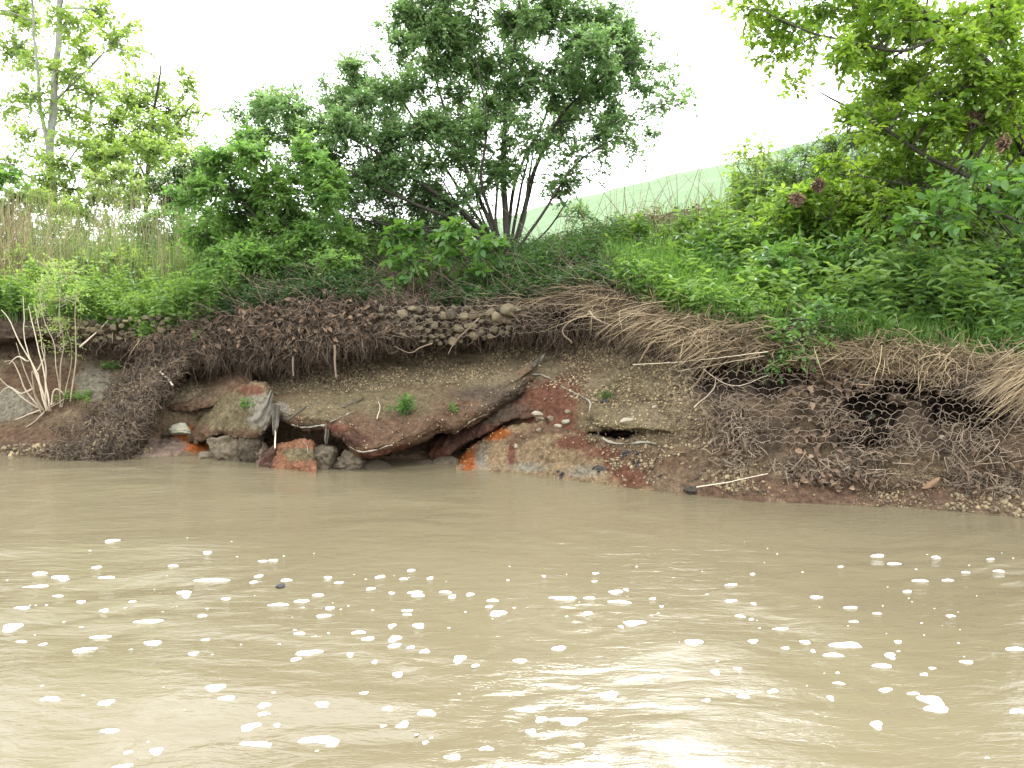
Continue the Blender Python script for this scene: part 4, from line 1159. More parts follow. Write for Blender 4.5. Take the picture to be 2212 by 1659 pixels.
# ------------------------------------------------------------------ root mat, litter and thatch along the lip
hr = Bag()
def lip_roots(n, xa, xb, lmin, lmax, dens=None):
    p, nn = on_bank(6.3, 7.9, xa, xb, n, dens)
    n = len(p)
    p = p + np.array([0, -.03, 0])
    l = rng.uniform(lmin, lmax, n) * rng.uniform(.4, 1, n)
    t = np.linspace(0, 1, 6)[None, :, None]
    d = np.stack([rng.normal(0, .35, n), rng.normal(-.15, .2, n), -np.ones(n)], -1)
    c = p[:, None] + d[:, None] * l[:, None, None] * t
    c += rng.normal(0, .012, c.shape) * np.sqrt(t)
    c[:, :, 1] -= .05 * np.sin(t[..., 0] * 3)
    tubes(hr, c, np.linspace(1, .35, 6)[None] * rng.uniform(.002, .0045, (n, 1)), 3, np.clip(rng.normal(.5, .25, n), 0, 1))
lip_roots(3000, 320, 830, .06, .30)
lip_roots(1500, 800, 1360, .05, .30)
lip_roots(500, 120, 420, .05, .18)
lip_roots(700, 1300, 1500, .05, .25)
def tangle(bag, p, ln, n_pt=6, r=(.0018, .004), flat=None, jit=.035, tm=.5):
    n = len(p)
    d = nrm(rng.normal(0, 1, (n, 3)) * (np.array(flat) if flat is not None else 1))
    t = np.linspace(-.5, .5, n_pt)[None, :, None]
    c = p[:, None] + d[:, None] * (ln * rng.uniform(.4, 1.2, (n, 1, 1))) * t + rng.normal(0, jit, (n, n_pt, 3)) * .5
    b = rng.normal(0, jit, (n, 1, 3)) * (1 - 4 * t * t) * 1.5
    tubes(bag, c + b, rng.uniform(*r, (n, 1)) * np.ones((1, n_pt)), 3, np.clip(rng.normal(tm, .25, n), 0, 1))
p, _ = on_bank(6.4, 8.4, 330, 900, 2600); tangle(hr, p + [0, -.04, .01], .22)
p, _ = on_bank(6.4, 8.2, 860, 1400, 1200); tangle(hr, p + [0, -.04, .01], .22)
sel = SL[:3 * 26].reshape(-1, 3)
p = sel[rng.integers(0, len(sel), 1500)]; tangle(hr, p + [0, -.03, .02], .2)
p, _ = on_bank(2.75, 6.6, 1480, 2400, 3300, noise_dens(2.4, -.02, 97)); tw2 = Bag(); tangle(tw2, p + [0, -.02, .0], .17, r=(.0016, .0034), jit=.04, tm=.5); tag(tw2.build('twig_debris', M['twig']), kind='stuff')
tag(hr.build('hanging_roots', M['root']), kind='stuff')
# long single roots with a shape of their own
def strand(name, label, cat, pts, D, r0, r1, mat, tint=.5, n=18, wob=.012, group=None):
    a = np.array(pts, float)
    dd = np.interp(np.linspace(0, 1, len(a)), np.linspace(0, 1, len(D)), D) if hasattr(D, '__len__') else np.full(len(a), D)
    q = catmull(P(a[:, 0], a[:, 1], dd), n)
    q += wob * np.stack([fbm(q * 12, 2, 1), fbm(q * 12, 2, 2), fbm(q * 12, 2, 3)], -1)
    b = Bag()
    tubes(b, q, np.linspace(r0, r1, n), 6, tint)
    return tag(top(name, b, M[mat], True), label, cat, group)
def lipD(px, o=0): return float(np.interp(px, gx, Dw)) + 1.0 + o
strand('hanging_root', 'thick bare root hanging straight down, longest of the left root curtain', 'root', [(722, 745), (724, 780), (725, 815)], lipD(724, -.1), .013, .009, 'root', .85)
strand('hanging_root', 'pale root hanging in the root curtain left of the thickest one', 'root', [(632, 770), (633, 795), (634, 812)], lipD(633, -.15), .009, .006, 'root', .95)
strand('branching_root', 'forked tan root slanting down from the stone row', 'root', [(1035, 686), (1010, 712), (985, 735), (968, 765)], lipD(1000), .012, .004, 'root', .95)
strand('branching_root', 'thin tan root reaching left below the stone row', 'root', [(935, 742), (905, 752), (885, 762), (850, 748)], lipD(900), .008, .003, 'root', .95)
strand('branching_root', 'curved root arching under the hollow left of the thatch', 'root', [(1235, 740), (1215, 715), (1238, 690), (1265, 680)], lipD(1240, -.1), .009, .004, 'root', .9)
strand('branching_root', 'bleached forked root at the right end of the dark hollow', 'root', [(1270, 670), (1290, 690), (1310, 700), (1335, 708)], lipD(1300, -.15), .010, .004, 'dead_stem', .6)

lb = Bag()
def litter(p, nn, L, n_up=.9):
    n = len(p)
    d = rng.normal(0, 1, (n, 3)); d -= nn * (d * nn).sum(1, keepdims=True)
    leaves(lb, p + nn * .015, d + nn * rng.normal(0, .35, (n, 1)), nn * n_up + rng.normal(0, .5, (n, 3)), L * rng.uniform(.5, 1.3, n), L * rng.uniform(.3, .8, n), np.clip(rng.beta(1.3, 2.6, n), 0, 1), .35, .3)
p, nn = on_bank(6.6, 8.4, 330, 900, 2300); litter(p + [0, -.06, .01], nn, .065)
p, nn = on_bank(7.0, 8.6, 880, 1400, 600); litter(p + [0, -.03, 0], nn, .05)
p, nn = on_bank(2.6, 7, 1500, 2400, 1500, noise_dens(2.4, .0, 97)); litter(p + [0, -.03, 0], nn, .05)
p, nn = on_bank(2.5, 6.5, 1700, 1900, 350); litter(p + [0, -.05, 0], nn, .06)
p = sel[rng.integers(0, len(sel), 500)]; litter(p, np.tile([0, -.6, .8], (len(p), 1)), .05)
p, nn = on_bank(3, 5, 600, 1450, 260); litter(p, nn, .035)
p, nn = on_bank(8.2, 10, 1200, 2300, 500); litter(p + [0, 0, .04], nn, .06)
tag(lb.build('dead_leaves', M['dead_leaf']), kind='stuff')

th = Bag()
def thatch(n, xa, xb, ra, rb_, lmin, lmax, dirx, t0=.55):
    p, nn = on_bank(ra, rb_, xa, xb, n, noise_dens(1.8, -.25, 99))
    n = len(p)
    ln = np.stack([rng.normal(dirx, .7, n), rng.normal(-.5, .3, n), -np.abs(rng.normal(.55, .35, n))], -1)
    up = nrm(np.stack([rng.normal(dirx * .8, .8, n), rng.normal(-.5, .2, n), rng.normal(.12, .15, n)], -1))
    blades(th, p + [0, -.02, .03], rng.uniform(lmin, lmax, n), ln, rng.uniform(.003, .007, n), np.clip(rng.normal(t0 - .1, .3, n), 0, 1), .6, 5, up)
thatch(750, 1290, 1520, 7.0, 8.4, .15, .45, -.4)
thatch(650, 1440, 1700, 7.2, 8.4, .12, .4, -.3, .5)
thatch(500, 1680, 1900, 7.5, 8.4, .1, .35, -.3)
thatch(650, 1880, 2300, 7.8, 8.5, .1, .3, -.4, .6)
thatch(400, 1080, 1330, 7.4, 8.3, .2, .5, -.4)
thatch(300, 130, 420, 7.6, 8.4, .15, .3, .2, .6)
p, _ = on_bank(7.0, 8.4, 1290, 2300, 700); tangle(th, p + [0, -.04, .02], .4, r=(.0015, .0035), jit=.05, tm=.4)
tag(th.build('dry_grass', M['straw']), kind='stuff')
def straw_clump(label, px, py, n, l, dx, D=None, spread=.08):
    q, _ = hit(px, py)
    if D: q = P(px, py, D)
    b = Bag()
    p = q + rng.normal(0, 1, (n, 3)) * np.array([spread, .08, spread])
    ln = np.stack([rng.normal(dx, .22, n), rng.normal(-.35, .15, n), -np.abs(rng.normal(.75, .25, n))], -1)
    up = nrm(np.stack([rng.normal(dx * 1.2, .2, n), rng.normal(-.4, .15, n), rng.normal(.15, .15, n)], -1))
    blades(b, p, rng.uniform(.5, 1.1, n) * l, ln, rng.uniform(.004, .008, n), np.clip(rng.normal(.65, .22, n), 0, 1), .7, 6, up)
    tag(top('dry_grass_clump', b, M['straw']), label, 'grass clump', None)
straw_clump('thick fan of straw drooping over the wire mesh at the right edge', 2275, 800, 360, .45, -.8, 5.3)
straw_clump('straw tuft drooping between the two dark mesh holes', 2010, 800, 110, .22, -.4)
straw_clump('swept straw tuft over the end of the dark hollow', 1430, 690, 150, .34, -.6)
straw_clump('straw tuft drooping onto the mesh below the hanging branch', 1560, 740, 130, .32, -.6)
straw_clump('brown matted straw heap on the crest in front of the green hill', 1420, 480, 300, .38, -.5)

# ------------------------------------------------------------------ gabion baskets: wire netting and its stones
def netting(name, label, corners, d_off, cells, seed, group='hexagonal wire netting of the broken gabions', r=.0021, bulge=.06):
    """Hexagonal netting stretched over a sagging patch; corners in photo units, clockwise from top left."""
    (x0, y0), (x1, y1), (x2, y2), (x3, y3) = corners
    nxc, nyc = cells
    b = Bag()
    segs = []
    w = 1.0
    for j in range(nyc + 1):
        for i in range(nxc + 1):
            cx_ = i + (.5 if j % 2 else 0)
            segs += [((cx_ - .5, j + .17), (cx_ - .5, j - .17)), ((cx_ - .5, j - .17), (cx_, j - .5 + .17 - .17)), ((cx_, j - .5), (cx_ + .5, j - .17))]
    S = np.array(segs, float)
    S[..., 0] = S[..., 0] / nxc; S[..., 1] = S[..., 1] / nyc
    keep = ((S >= 0) & (S <= 1)).all((1, 2))
    mid = S.mean(1)
    keep &= ~(fbm(np.concatenate([mid * 5, np.full((len(mid), 1), seed)], 1), 2, seed) > .5)
    S = S[keep]
    t = np.linspace(0, 1, 4)[None, :, None]
    uv = S[:, None, 0] * (1 - t) + S[:, None, 1] * t
    uv = uv + .05 * np.stack([fbm(np.concatenate([uv * 6, np.full(uv.shape[:2] + (1,), seed)], -1), 2, seed), fbm(np.concatenate([uv * 6, np.full(uv.shape[:2] + (1,), seed + 9.)], -1), 2, seed)], -1)
    u, v = uv[..., 0], uv[..., 1]
    px = (x0 * (1 - u) + x1 * u) * (1 - v) + (x3 * (1 - u) + x2 * u) * v
    py = (y0 * (1 - u) + y1 * u) * (1 - v) + (y3 * (1 - u) + y2 * u) * v
    D = np.interp(px, gx, Dw) + d_off[0] * (1 - v) + d_off[1] * v - bulge * np.sin(np.clip(u, 0, 1) * 3.14) * np.sin(np.clip(v, 0, 1) * 3.14)
    D = D + .04 * fbm(np.stack([px / 60, py / 60, 0 * px + seed], -1), 2, seed)
    c = P(px, py, D)
    tubes(b, c, r, 4, .5)
    return tag(top(name, b, M['wire']), label, 'wire netting', group)
netting('wire_netting', 'rusty hexagonal netting stretched over the wide black hole right of the brush heap', [(1790, 800), (1990, 785), (1985, 990), (1800, 1000)], (.45, .22), (8, 12), 3)
netting('wire_netting', 'rusty hexagonal netting over the dark hole beside the straw fan', [(1985, 790), (2225, 790), (2215, 960), (1990, 985)], (.45, .25), (10, 10), 4)
netting('wire_netting', 'sagging netting full of roots below the swept straw', [(1440, 755), (1780, 770), (1740, 875), (1450, 868)], (.5, .3), (13, 7), 5)
netting('wire_netting', 'torn netting hanging from the lip right of the stone row', [(1100, 655), (1300, 645), (1285, 715), (1105, 725)], (1.02, 1.0), (10, 5), 6)
netting('wire_netting', 'fine netting holding the row of stones under the bush', [(815, 655), (1120, 650), (1120, 728), (825, 735)], (1.05, .98), (15, 5), 7)
netting('wire_netting', 'crushed dark netting lying on the bank under the brush heap', [(1560, 850), (1810, 850), (1800, 960), (1600, 960)], (.34, .2), (10, 8), 8, r=.002)
GN = [0]
def gstone(px, py, D, s, seed, label, group):
    v, f = rock(seed, np.array([s, s * .9, s * .85]) * np.random.default_rng(seed).uniform(.75, 1.2, 3), 2, 9, .08)
    b = Bag(); b.add(v + P(px, py, D), f3=f, tint=np.random.default_rng(seed).uniform(.2, .85))
    return tag(top('gabion_stone', b, M['dirty_stone']), label, 'stone', group)
r_ = np.random.default_rng(5)
placed = []
for k in range(900):
    x_ = r_.uniform(822, 1118); y_ = r_.uniform(665, 742)
    bot = np.interp(x_, [822, 860, 950, 1060, 1118], [706, 728, 744, 730, 712])
    if y_ > bot: continue
    s_ = r_.uniform(11, 22) * (1 - .2 * (y_ > 715))
    if any(math.hypot(x_ - a, y_ - b2) < .43 * (s_ + c2) for a, b2, c2 in placed): continue
    placed.append((x_, y_, s_))
for k, (x_, y_, s_) in enumerate(placed):
    D_ = lipD(x_, .06)
    gstone(x_, y_, D_, s_ * D_ / FP * 1.12, 300 + k, 'small tan angular stone packed in the netted row under the big bush', 'stones packed in the netted row')
for k, (x_, y_, s_, lab) in enumerate([(1098, 672, 30, 'largest pale stone at the right end of the netted row'), (1076, 684, 24, 'yellowish stone just left of the largest pale stone'), (975, 680, 25, 'big tan stone standing out in the middle of the netted row'),
                                      (1315, 695, 16, 'lone pale stone caught among roots right of the dark hollow')]):
    D_ = lipD(x_, .0)
    gstone(x_, y_, D_, s_ * D_ / FP * 1.1, 500 + k, lab, None)
placed2 = []
for k in range(500):
    x_ = r_.uniform(165, 372); y_ = r_.uniform(684, 738)
    bot = np.interp(x_, [165, 230, 300, 372], [742, 738, 728, 705])
    topy = np.interp(x_, [165, 230, 372], [704, 688, 680])
    if y_ > bot or y_ < topy: continue
    s_ = r_.uniform(9, 16)
    if any(math.hypot(x_ - a, y_ - b2) < .45 * (s_ + c2) for a, b2, c2 in placed2): continue
    placed2.append((x_, y_, s_))
for k, (x_, y_, s_) in enumerate(placed2):
    D_ = float(np.interp(x_, gx, Dw)) + .84
    gstone(x_, y_, D_, s_ * D_ / FP * 1.1, 600 + k, 'small grey-tan stone packed in the lip above the left hollow', 'stones in the left lip')

# ------------------------------------------------------------------ gravel, pebbles and loose stones
gv = Bag()
def gravel(n, ra, rb_, xa, xb, smin, smax, seed, dens=None, tl=.2, thi=.9):
    p, nn = on_bank(ra, rb_, xa, xb, n, dens)
    v0, f0 = ICO[1]
    n = len(p)
    s = (smin + (smax - smin) * rng.random(n) ** 3)[:, None, None] * rng.uniform(.6, 1.2, (n, 1, 3))
    a = rng.uniform(0, 6.28, n)
    vv_ = v0[None] * s * (1 + .22 * rng.normal(size=(n, len(v0), 1)))
    c_, s_ = np.cos(a)[:, None], np.sin(a)[:, None]
    vv_ = np.stack([vv_[..., 0] * c_ - vv_[..., 1] * s_, vv_[..., 0] * s_ + vv_[..., 1] * c_, vv_[..., 2]], -1) + (p + nn * smin * .4)[:, None]
    fi = (np.arange(n) * len(v0))[:, None, None] + f0[None]
    gv.add(vv_.reshape(-1, 3), f3=fi.reshape(-1, 3), tint=np.repeat(rng.uniform(tl, thi, n), len(v0)))
gravel(9000, 4.0, 5.2, 560, 1500, .004, .013, 1, noise_dens(2.5, -.2, 101))
gravel(900, 3.8, 5.0, 360, 700, .004, .012, 2)
gravel(2400, 2.1, 4.2, 1260, 1620, .004, .015, 3, noise_dens(2.5, -.1, 102), .05, .75)
gravel(1700, 2.02, 3.2, 1560, 2400, .004, .012, 4, noise_dens(2, -.1, 103), 0, .65)
gravel(420, 2.02, 2.6, 2050, 2400, .006, .019, 5, None, 0, .7)
gravel(420, 2.02, 2.4, 0, 330, .008, .022, 6, None, .1, .7)
k = rng.integers(0, 2 * 26 * 200, 900); v0, f0 = ICO[1]
q = v0[None] * rng.uniform(.006, .02, (900, 1, 1)) * rng.uniform(.6, 1.2, (900, 1, 3)) + SL.reshape(-1, 3)[k][:, None] + [0, -.01, .01]
gv.add(q.reshape(-1, 3), f3=((np.arange(900) * len(v0))[:, None, None] + f0[None]).reshape(-1, 3), tint=np.repeat(rng.uniform(.1, .7, 900), len(v0)))
for (P_, tl_) in ((SURF[1], .5), (SURF[3], .4), (SURF[4], .5)):
    v_ = P_[0]; k = rng.integers(0, len(v_), 260)
    v0, f0 = ICO[1]
    n = len(k)
    q = v0[None] * rng.uniform(.003, .008, (n, 1, 1)) + v_[k][:, None] + [0, 0, .004]
    gv.add(q.reshape(-1, 3), f3=((np.arange(n) * len(v0))[:, None, None] + f0[None]).reshape(-1, 3), tint=np.repeat(rng.uniform(.4, 1., n), len(v0)))
tag(gv.build('gravel', M['gravel']), kind='stuff')
for k, (x_, y_, w_, h_, mat, lab) in enumerate([
        (1354, 910, 24, 13, 'stone', 'flat tan stone on the gravel above the short recess'), (1162, 895, 20, 12, 'stone', 'pinkish angular stone at the top of the tan mound'), (1170, 904, 20, 12, 'grey_rock', 'dark stone below the pinkish stone on the mound'),
        (1225, 911, 16, 9, 'pale_rock', 'white stone lying on the mound right of the dark stones'), (1206, 922, 14, 8, 'stone', 'small yellow stone left of the white stone on the mound'), (1190, 905, 14, 10, 'grey_rock', 'grey-green stone in the middle of the mound top'),
        (1228, 890, 13, 8, 'grey_rock', 'small dark stone in the rust gully above the white stone'), (1115, 965, 7, 8, 'pale_rock', 'bright white chip on the face of the tan mound'), (1165, 930, 14, 8, 'grey_rock', 'dark green stone low on the left of the mound top'),
        (1305, 868, 12, 9, 'coal', 'black chip beside the small fern on the gravel'), (1880, 900, 18, 12, 'pale_rock', 'pale rounded stone caught inside the wide netting hole'), (1853, 825, 14, 17, 'pale_rock', 'light grey chip lodged at the top of the wide netting'),
        (2035, 945, 12, 9, 'stone', 'tan stone beneath the netting left of the straw fan'), (2100, 1060, 14, 9, 'stone', 'ochre stone on the wet mud at far right'), (2175, 1077, 14, 9, 'stone', 'ochre stone nearest the water at the right edge'),
        (1415, 880, 12, 8, 'stone', 'pale chip on the gravel beneath the long white stalk')]):
    q, nn = hit(x_, y_)
    if q is None: continue
    s_ = q[1] / FP
    v, f = rock(700 + k, np.array([w_ * s_, .5 * (w_ + h_) * s_, h_ * s_]) * 1.15, 3, 8, .08)
    b = Bag(); b.add(v + q + nn * h_ * s_ * .2, f3=f, tint=.6)
    tag(top('loose_stone', b, M[mat]), lab, 'stone')
for k, (x_, y_, n, sx, sy, lab) in enumerate([(1352, 982, 14, 12, 7, 'black coal crumbs on the rust patch right of the mound'), (1295, 1010, 16, 13, 8, 'black coal crumbs low on the right of the tan mound'), (1375, 1000, 9, 6, 10, 'trail of black coal crumbs down to the water'), (1212, 1028, 8, 6, 6, 'black coal crumbs at the waterline below the mound')]):
    b = Bag()
    for j in range(n):
        q, nn = hit(x_ + rng.normal(0, sx * .6), y_ + rng.normal(0, sy * .6))
        if q is None: continue
        v, f = rock(800 + 20 * k + j, np.array([1, 1, .7]) * rng.uniform(.012, .032), 1, 6, .1)
        b.add(v + q + nn * .004, f3=f, tint=rng.uniform(.2, .8))
    if b.n: tag(top('coal_patch', b, M['coal']), lab, 'coal')

# ------------------------------------------------------------------ fabric, driftwood, stalks, little plants
def ribbon(label, pts, width, off=-.015, mat='fabric'):
    a = np.array(pts, float)
    c = catmull(np.concatenate([a, np.zeros((len(a), 1))], 1), 60)[:, :2]
    pr = [hit(x_, y_) for x_, y_ in c]
    pos = np.array([p_ for p_, n_ in pr if p_ is not None])
    k = np.ones(7) / 7
    pos = np.stack([np.convolve(np.pad(pos[:, i], 3, mode='edge'), k, 'valid') for i in range(3)], -1)
    pos = pos + np.array([0, off, .008])
    T = nrm(np.gradient(pos, axis=0))
    up = nrm(np.cross(T, np.array([0, -1., .3])))
    w = width * np.clip(.55 + 1.5 * fbm(pos * 14, 3, 8), .08, 1.6)[:, None]
    rows = [pos - up * w, pos - up * w * .3 + [0, -.008, 0], pos + up * w * .4 + [0, -.006, 0], pos + up * w, pos + up * w + [0, .006, 0], pos - up * w + [0, .006, 0]]
    S = np.stack(rows) + .006 * np.stack([fbm(np.stack(rows) * 14, 2, i) for i in range(3)], -1)
    S = np.concatenate([S, S[:1]])
    b = Bag(); b.add(S.reshape(-1, 3), f4=grid_faces(S.shape[0], S.shape[1]), tint=.7)
    return tag(top('fabric_strip', b, M[mat], True), label, 'fabric')
ribbon('long grey fabric edge winding from the peak down the right side of the rust gully', [(1122, 838), (1134, 816), (1161, 809), (1191, 820), (1211, 836), (1234, 847), (1264, 861), (1278, 874), (1269, 896), (1284, 920), (1297, 943)], .009)
ribbon('grey fabric edge curving below the narrow recess of the short ledge', [(1300, 946), (1317, 957), (1351, 959), (1401, 957), (1425, 968), (1436, 980)], .010)
ribbon('frayed pale fabric edge on the front of the dark ledge, right of the cave', [(986, 936), (1005, 921), (1030, 905), (1060, 893)], .010)
ribbon('thin pale fabric edge along the rust patch on the ledge', [(713, 914), (735, 903), (760, 892), (772, 888)], .007)
ribbon('whitish crust along the lip of the long ledge', [(744, 946), (748, 960), (775, 976), (800, 976), (830, 968), (850, 962)], .008)
ribbon('pale fabric edge along the olive step above the dark gap', [(628, 918), (650, 924), (680, 922), (704, 920)], .010)
ribbon('whitish fabric edge on the orange block', [(655, 954), (664, 966), (667, 982)], .006)
def drape(label, poly, D, seed):
    a = np.array(poly, float)
    n = len(a) // 2
    l, r = catmull(np.c_[a[:n], np.zeros(n)], 26)[:, :2], catmull(np.c_[a[n:], np.zeros(len(a) - n)], 26)[:, :2]
    u = np.linspace(0, 1, 30)[None, :, None]
    px = l[:, None] * (1 - u) + r[:, None] * u
    d_ = D + .012 * np.sin(u[..., 0] * 11 + 3 * fbm(np.concatenate([px / 30, np.full(px.shape[:2] + (1,), seed + 4.)], -1), 2, seed) + seed) + .03 * fbm(np.concatenate([px / 25, np.full(px.shape[:2] + (1,), float(seed))], -1), 2, seed)
    F_ = P(px[..., 0], px[..., 1], d_)
    Bk = F_ + np.array([0, .008, 0])
    b = Bag()
    g = grid_faces(26, 30)
    b.add(F_.reshape(-1, 3), f4=g, tint=.35)
    b.add(Bk.reshape(-1, 3), f4=g[:, ::-1], tint=.35)
    return tag(top('fabric_sheet', b, M['fabric'], True), label, 'fabric')
drape('stiff grey fabric sheet peeling off the slab beside the black slot', [(585, 842), (575, 862), (560, 885), (540, 905), (590, 852), (588, 880), (582, 905), (572, 930)], dwx(575) + .12, 3)
drape('whitish fabric flap hanging at the left corner of the long ledge', [(589, 872), (588, 895), (588, 920), (590, 940), (606, 876), (604, 893), (602, 915), (598, 935)], dwx(598) + .2, 5)
drape('dark torn fabric strip hanging in the gap left of the long lip', [(700, 915), (701, 930), (700, 945), (702, 960), (711, 915), (710, 932), (709, 945), (707, 958)], dwx(705) + .2, 6)
drape('dark grey slate-like fabric scrap propped on the upper gravel slope', [(1148, 785), (1150, 795), (1148, 800), (1145, 803), (1178, 762), (1172, 775), (1160, 790), (1150, 803)], float(hit(1160, 790)[0][1]) - .06, 7)

def stick(name, label, cat, pts, r0, r1, mat, tint=.6, off=-.03, wob=.01):
    P0 = []
    for x_, y_ in pts:
        q, nn = hit(x_, y_)
        P0.append((x_, y_, (q[1] if q is not None else P0[-1][2]) + off))
    a = np.array(P0)
    D_ = np.linspace(a[0, 2], a[-1, 2], len(a))
    D_ = np.minimum(D_, a[:, 2] + .02) if len(a) < 3 else D_ + (np.minimum(0, (a[:, 2] - D_).min()))
    q = catmull(P(a[:, 0], a[:, 1], D_), 16)
    q += wob * np.stack([fbm(q * 9, 2, 1), fbm(q * 9, 2, 2), fbm(q * 9, 2, 3)], -1)
    b = Bag(); tubes(b, q, np.linspace(r0, r1, 16), 6, tint)
    return tag(top(name, b, M[mat], True), label, cat)
stick('dry_stalk', 'long straight white stalk lying across the netting below the grass', 'stalk', [(1367, 788), (1500, 779), (1659, 760)], .005, .003, 'dead_stem', .9, -.1, .004)
stick('dry_stalk', 'second white stalk crossing just under the longest one', 'stalk', [(1465, 802), (1560, 785), (1650, 768)], .004, .003, 'dead_stem', .8, -.1, .006)
stick('dry_stalk', 'white reed stalk lying on the wet mud at the water below the brush heap', 'stalk', [(1504, 1052), (1580, 1040), (1659, 1023)], .005, .003, 'dead_stem', 1., -.03, .004)
stick('dry_stalk', 'pale bent stalk leaning across the middle netting', 'stalk', [(1500, 880), (1538, 845), (1545, 812)], .004, .003, 'dead_stem', .8, -.08)
stick('dry_stalk', 'curved pale stem looping under the middle netting', 'stalk', [(1520, 795), (1560, 825), (1600, 832), (1660, 812)], .004, .003, 'dead_stem', .7, -.1)
stick('dry_stalk', 'tan stalk slanting up through the grass on the right slope', 'stalk', [(1394, 648), (1428, 616), (1450, 590)], .005, .003, 'straw', .9, -.12)
stick('driftwood_stick', 'grey weathered stick lying flat on the thatch right of the hanging branch', 'stick', [(1706, 771), (1790, 774), (1885, 774)], .011, .007, 'dead_stem', .4, -.08)
stick('driftwood_stick', 'pale slanting stick on the slope below the left stone lip', 'stick', [(172, 750), (210, 715), (265, 662)], .010, .005, 'dead_stem', .7, -.12)
stick('driftwood_stick', 'short pale stick sticking out of the root mound', 'stick', [(346, 803), (362, 818), (374, 833)], .012, .009, 'dead_stem', .6, -.08)
stick('driftwood_stick', 'dark wet stick lying on the ledge behind the white fabric flap', 'stick', [(622, 906), (650, 886), (664, 876)], .010, .007, 'bark', .6, -.03)
stick('driftwood_stick', 'thin pale stake standing in front of the purple block', 'stick', [(594, 968), (595, 930), (597, 900)], .007, .006, 'dead_stem', .7, -.05)
stick('driftwood_stick', 'dark branch lying across the shaded grass at the right edge', 'branch', [(2010, 590), (2090, 555), (2212, 520)], .022, .03, 'bark', .6, -.25)
stick('driftwood_stick', 'brown log end poking in from the right edge above the straw fan', 'branch', [(2150, 672), (2190, 664), (2260, 648)], .022, .026, 'bark', .9, -.2)
stick('driftwood_stick', 'thin stick on the gravel slope left of the little green plant', 'stick', [(742, 880), (780, 862), (815, 843)], .007, .004, 'bark', .8, -.02)
stick('driftwood_stick', 'pale crooked twig on the ledge left of the little green plant', 'stick', [(815, 905), (822, 880), (818, 868)], .005, .004, 'dead_stem', .5, -.03)
stick('driftwood_stick', 'dead branch slanting down through the big shrubs on the right', 'branch', [(1860, 520), (1950, 450), (2040, 400), (2100, 330)], .012, .02, 'bark', .9, -.5)
q, nn = hit(2009, 1048)
v, f = rock(940, (.14, .05, .035), 3, 7, .16, 1)
rot = math.radians(28)
v = np.stack([v[:, 0] * math.cos(rot) - v[:, 2] * math.sin(rot), v[:, 1], v[:, 0] * math.sin(rot) + v[:, 2] * math.cos(rot)], -1)
b = Bag(); b.add(v + q + nn * .02, f3=f, tint=.6)
tag(top('wood_chunk', b, M['wood'], True), 'split orange-brown wood chunk lying on the wet mud', 'wood')
q, nn = hit(1492, 1060)
v, f = rock(941, (.10, .06, .05), 3, 6, .35)
b = Bag(); b.add(v + q + nn * .01, f3=f, tint=.4)
tag(top('wood_stump', b, M['bark'], True), 'ragged dark wood stub at the waterline beside the white stalk on the mud', 'wood')

def tuft(name, label, px, py, h, n, L, mat, seed, spread=.04):
    q, nn = hit(px, py)
    r = np.random.default_rng(seed)
    e = thing(name, q, label, 'plant')
    st, lf = Bag(), Bag()
    p = np.repeat(q[None], n, 0) + r.normal(0, spread, (n, 3)) * [1, .6, .1]
    herb_mass(lf, st, p, h, L, 6, .6, .38, r)
    st.build('stem', M['herb'], e)
    lf.build('foliage', M[mat], e)
tuft('small_plant', 'bushy little bright green plant growing alone on the long ledge', 873, 895, .19, 34, .045, 'bright', 1)
tuft('small_plant', 'tiny sparse seedling on the ledge right of the bushy plant', 984, 895, .10, 5, .03, 'bright', 2, .02)
tuft('small_plant', 'small dark tuft on the gravel right of the rust gully', 1306, 866, .09, 10, .03, 'herb', 3, .02)
tuft('small_plant', 'seedlings on the olive slab under the mud ledge', 530, 885, .12, 8, .04, 'elder', 4)
tuft('small_plant', 'leafy sprig growing out of the left stone lip', 330, 735, .16, 22, .06, 'bright', 5, .08)
tuft('small_plant', 'low green weed on the left mud slope below the stone lip', 240, 800, .12, 12, .05, 'herb', 6, .05)
tuft('small_plant', 'low green weeds around the foot of the slim sapling', 185, 868, .10, 18, .045, 'herb', 7, .12)
tuft('small_plant', 'green weed on the root mat below the bright green bush', 440, 745, .14, 12, .05, 'herb', 8, .05)

# flood debris caught in the right-hand branches
for k, (px, py, s, D, lab) in enumerate([(2112, 255, .085, 6.6, 'dark hanging bundle of dead leaves caught in the leaning tree'), (2165, 308, .06, 6.4, 'pale ball of dead grass caught on the leaning trunk'), (1765, 400, .05, 6.9, 'ragged brown leaf bundle hanging left of the crest shrub'),
                                        (1725, 428, .045, 6.9, 'small pale leaf bundle at the left tip of the crest shrub')]):
    b = Bag()
    n = 240
    c = P(px, py, D)
    p = c + rng.normal(0, .6, (n, 3)) * s * np.array([rng.uniform(.25, .5), .35, rng.uniform(.5, .8)])
    p += np.where(rng.random((n, 1)) < .4, rng.normal(0, .35, 3) * s, 0)
    leaves(b, p, rng.normal(size=(n, 3)) + [0, 0, -1.2], rng.normal(size=(n, 3)), .05 * rng.uniform(.4, 1.4, n), .018, np.clip(rng.beta(1.3, 2.4, n) + .2 * (k in (1, 3)), 0, 1), .3, .3)
    tag(top('leaf_bundle', b, M['dead_leaf']), lab, 'debris')

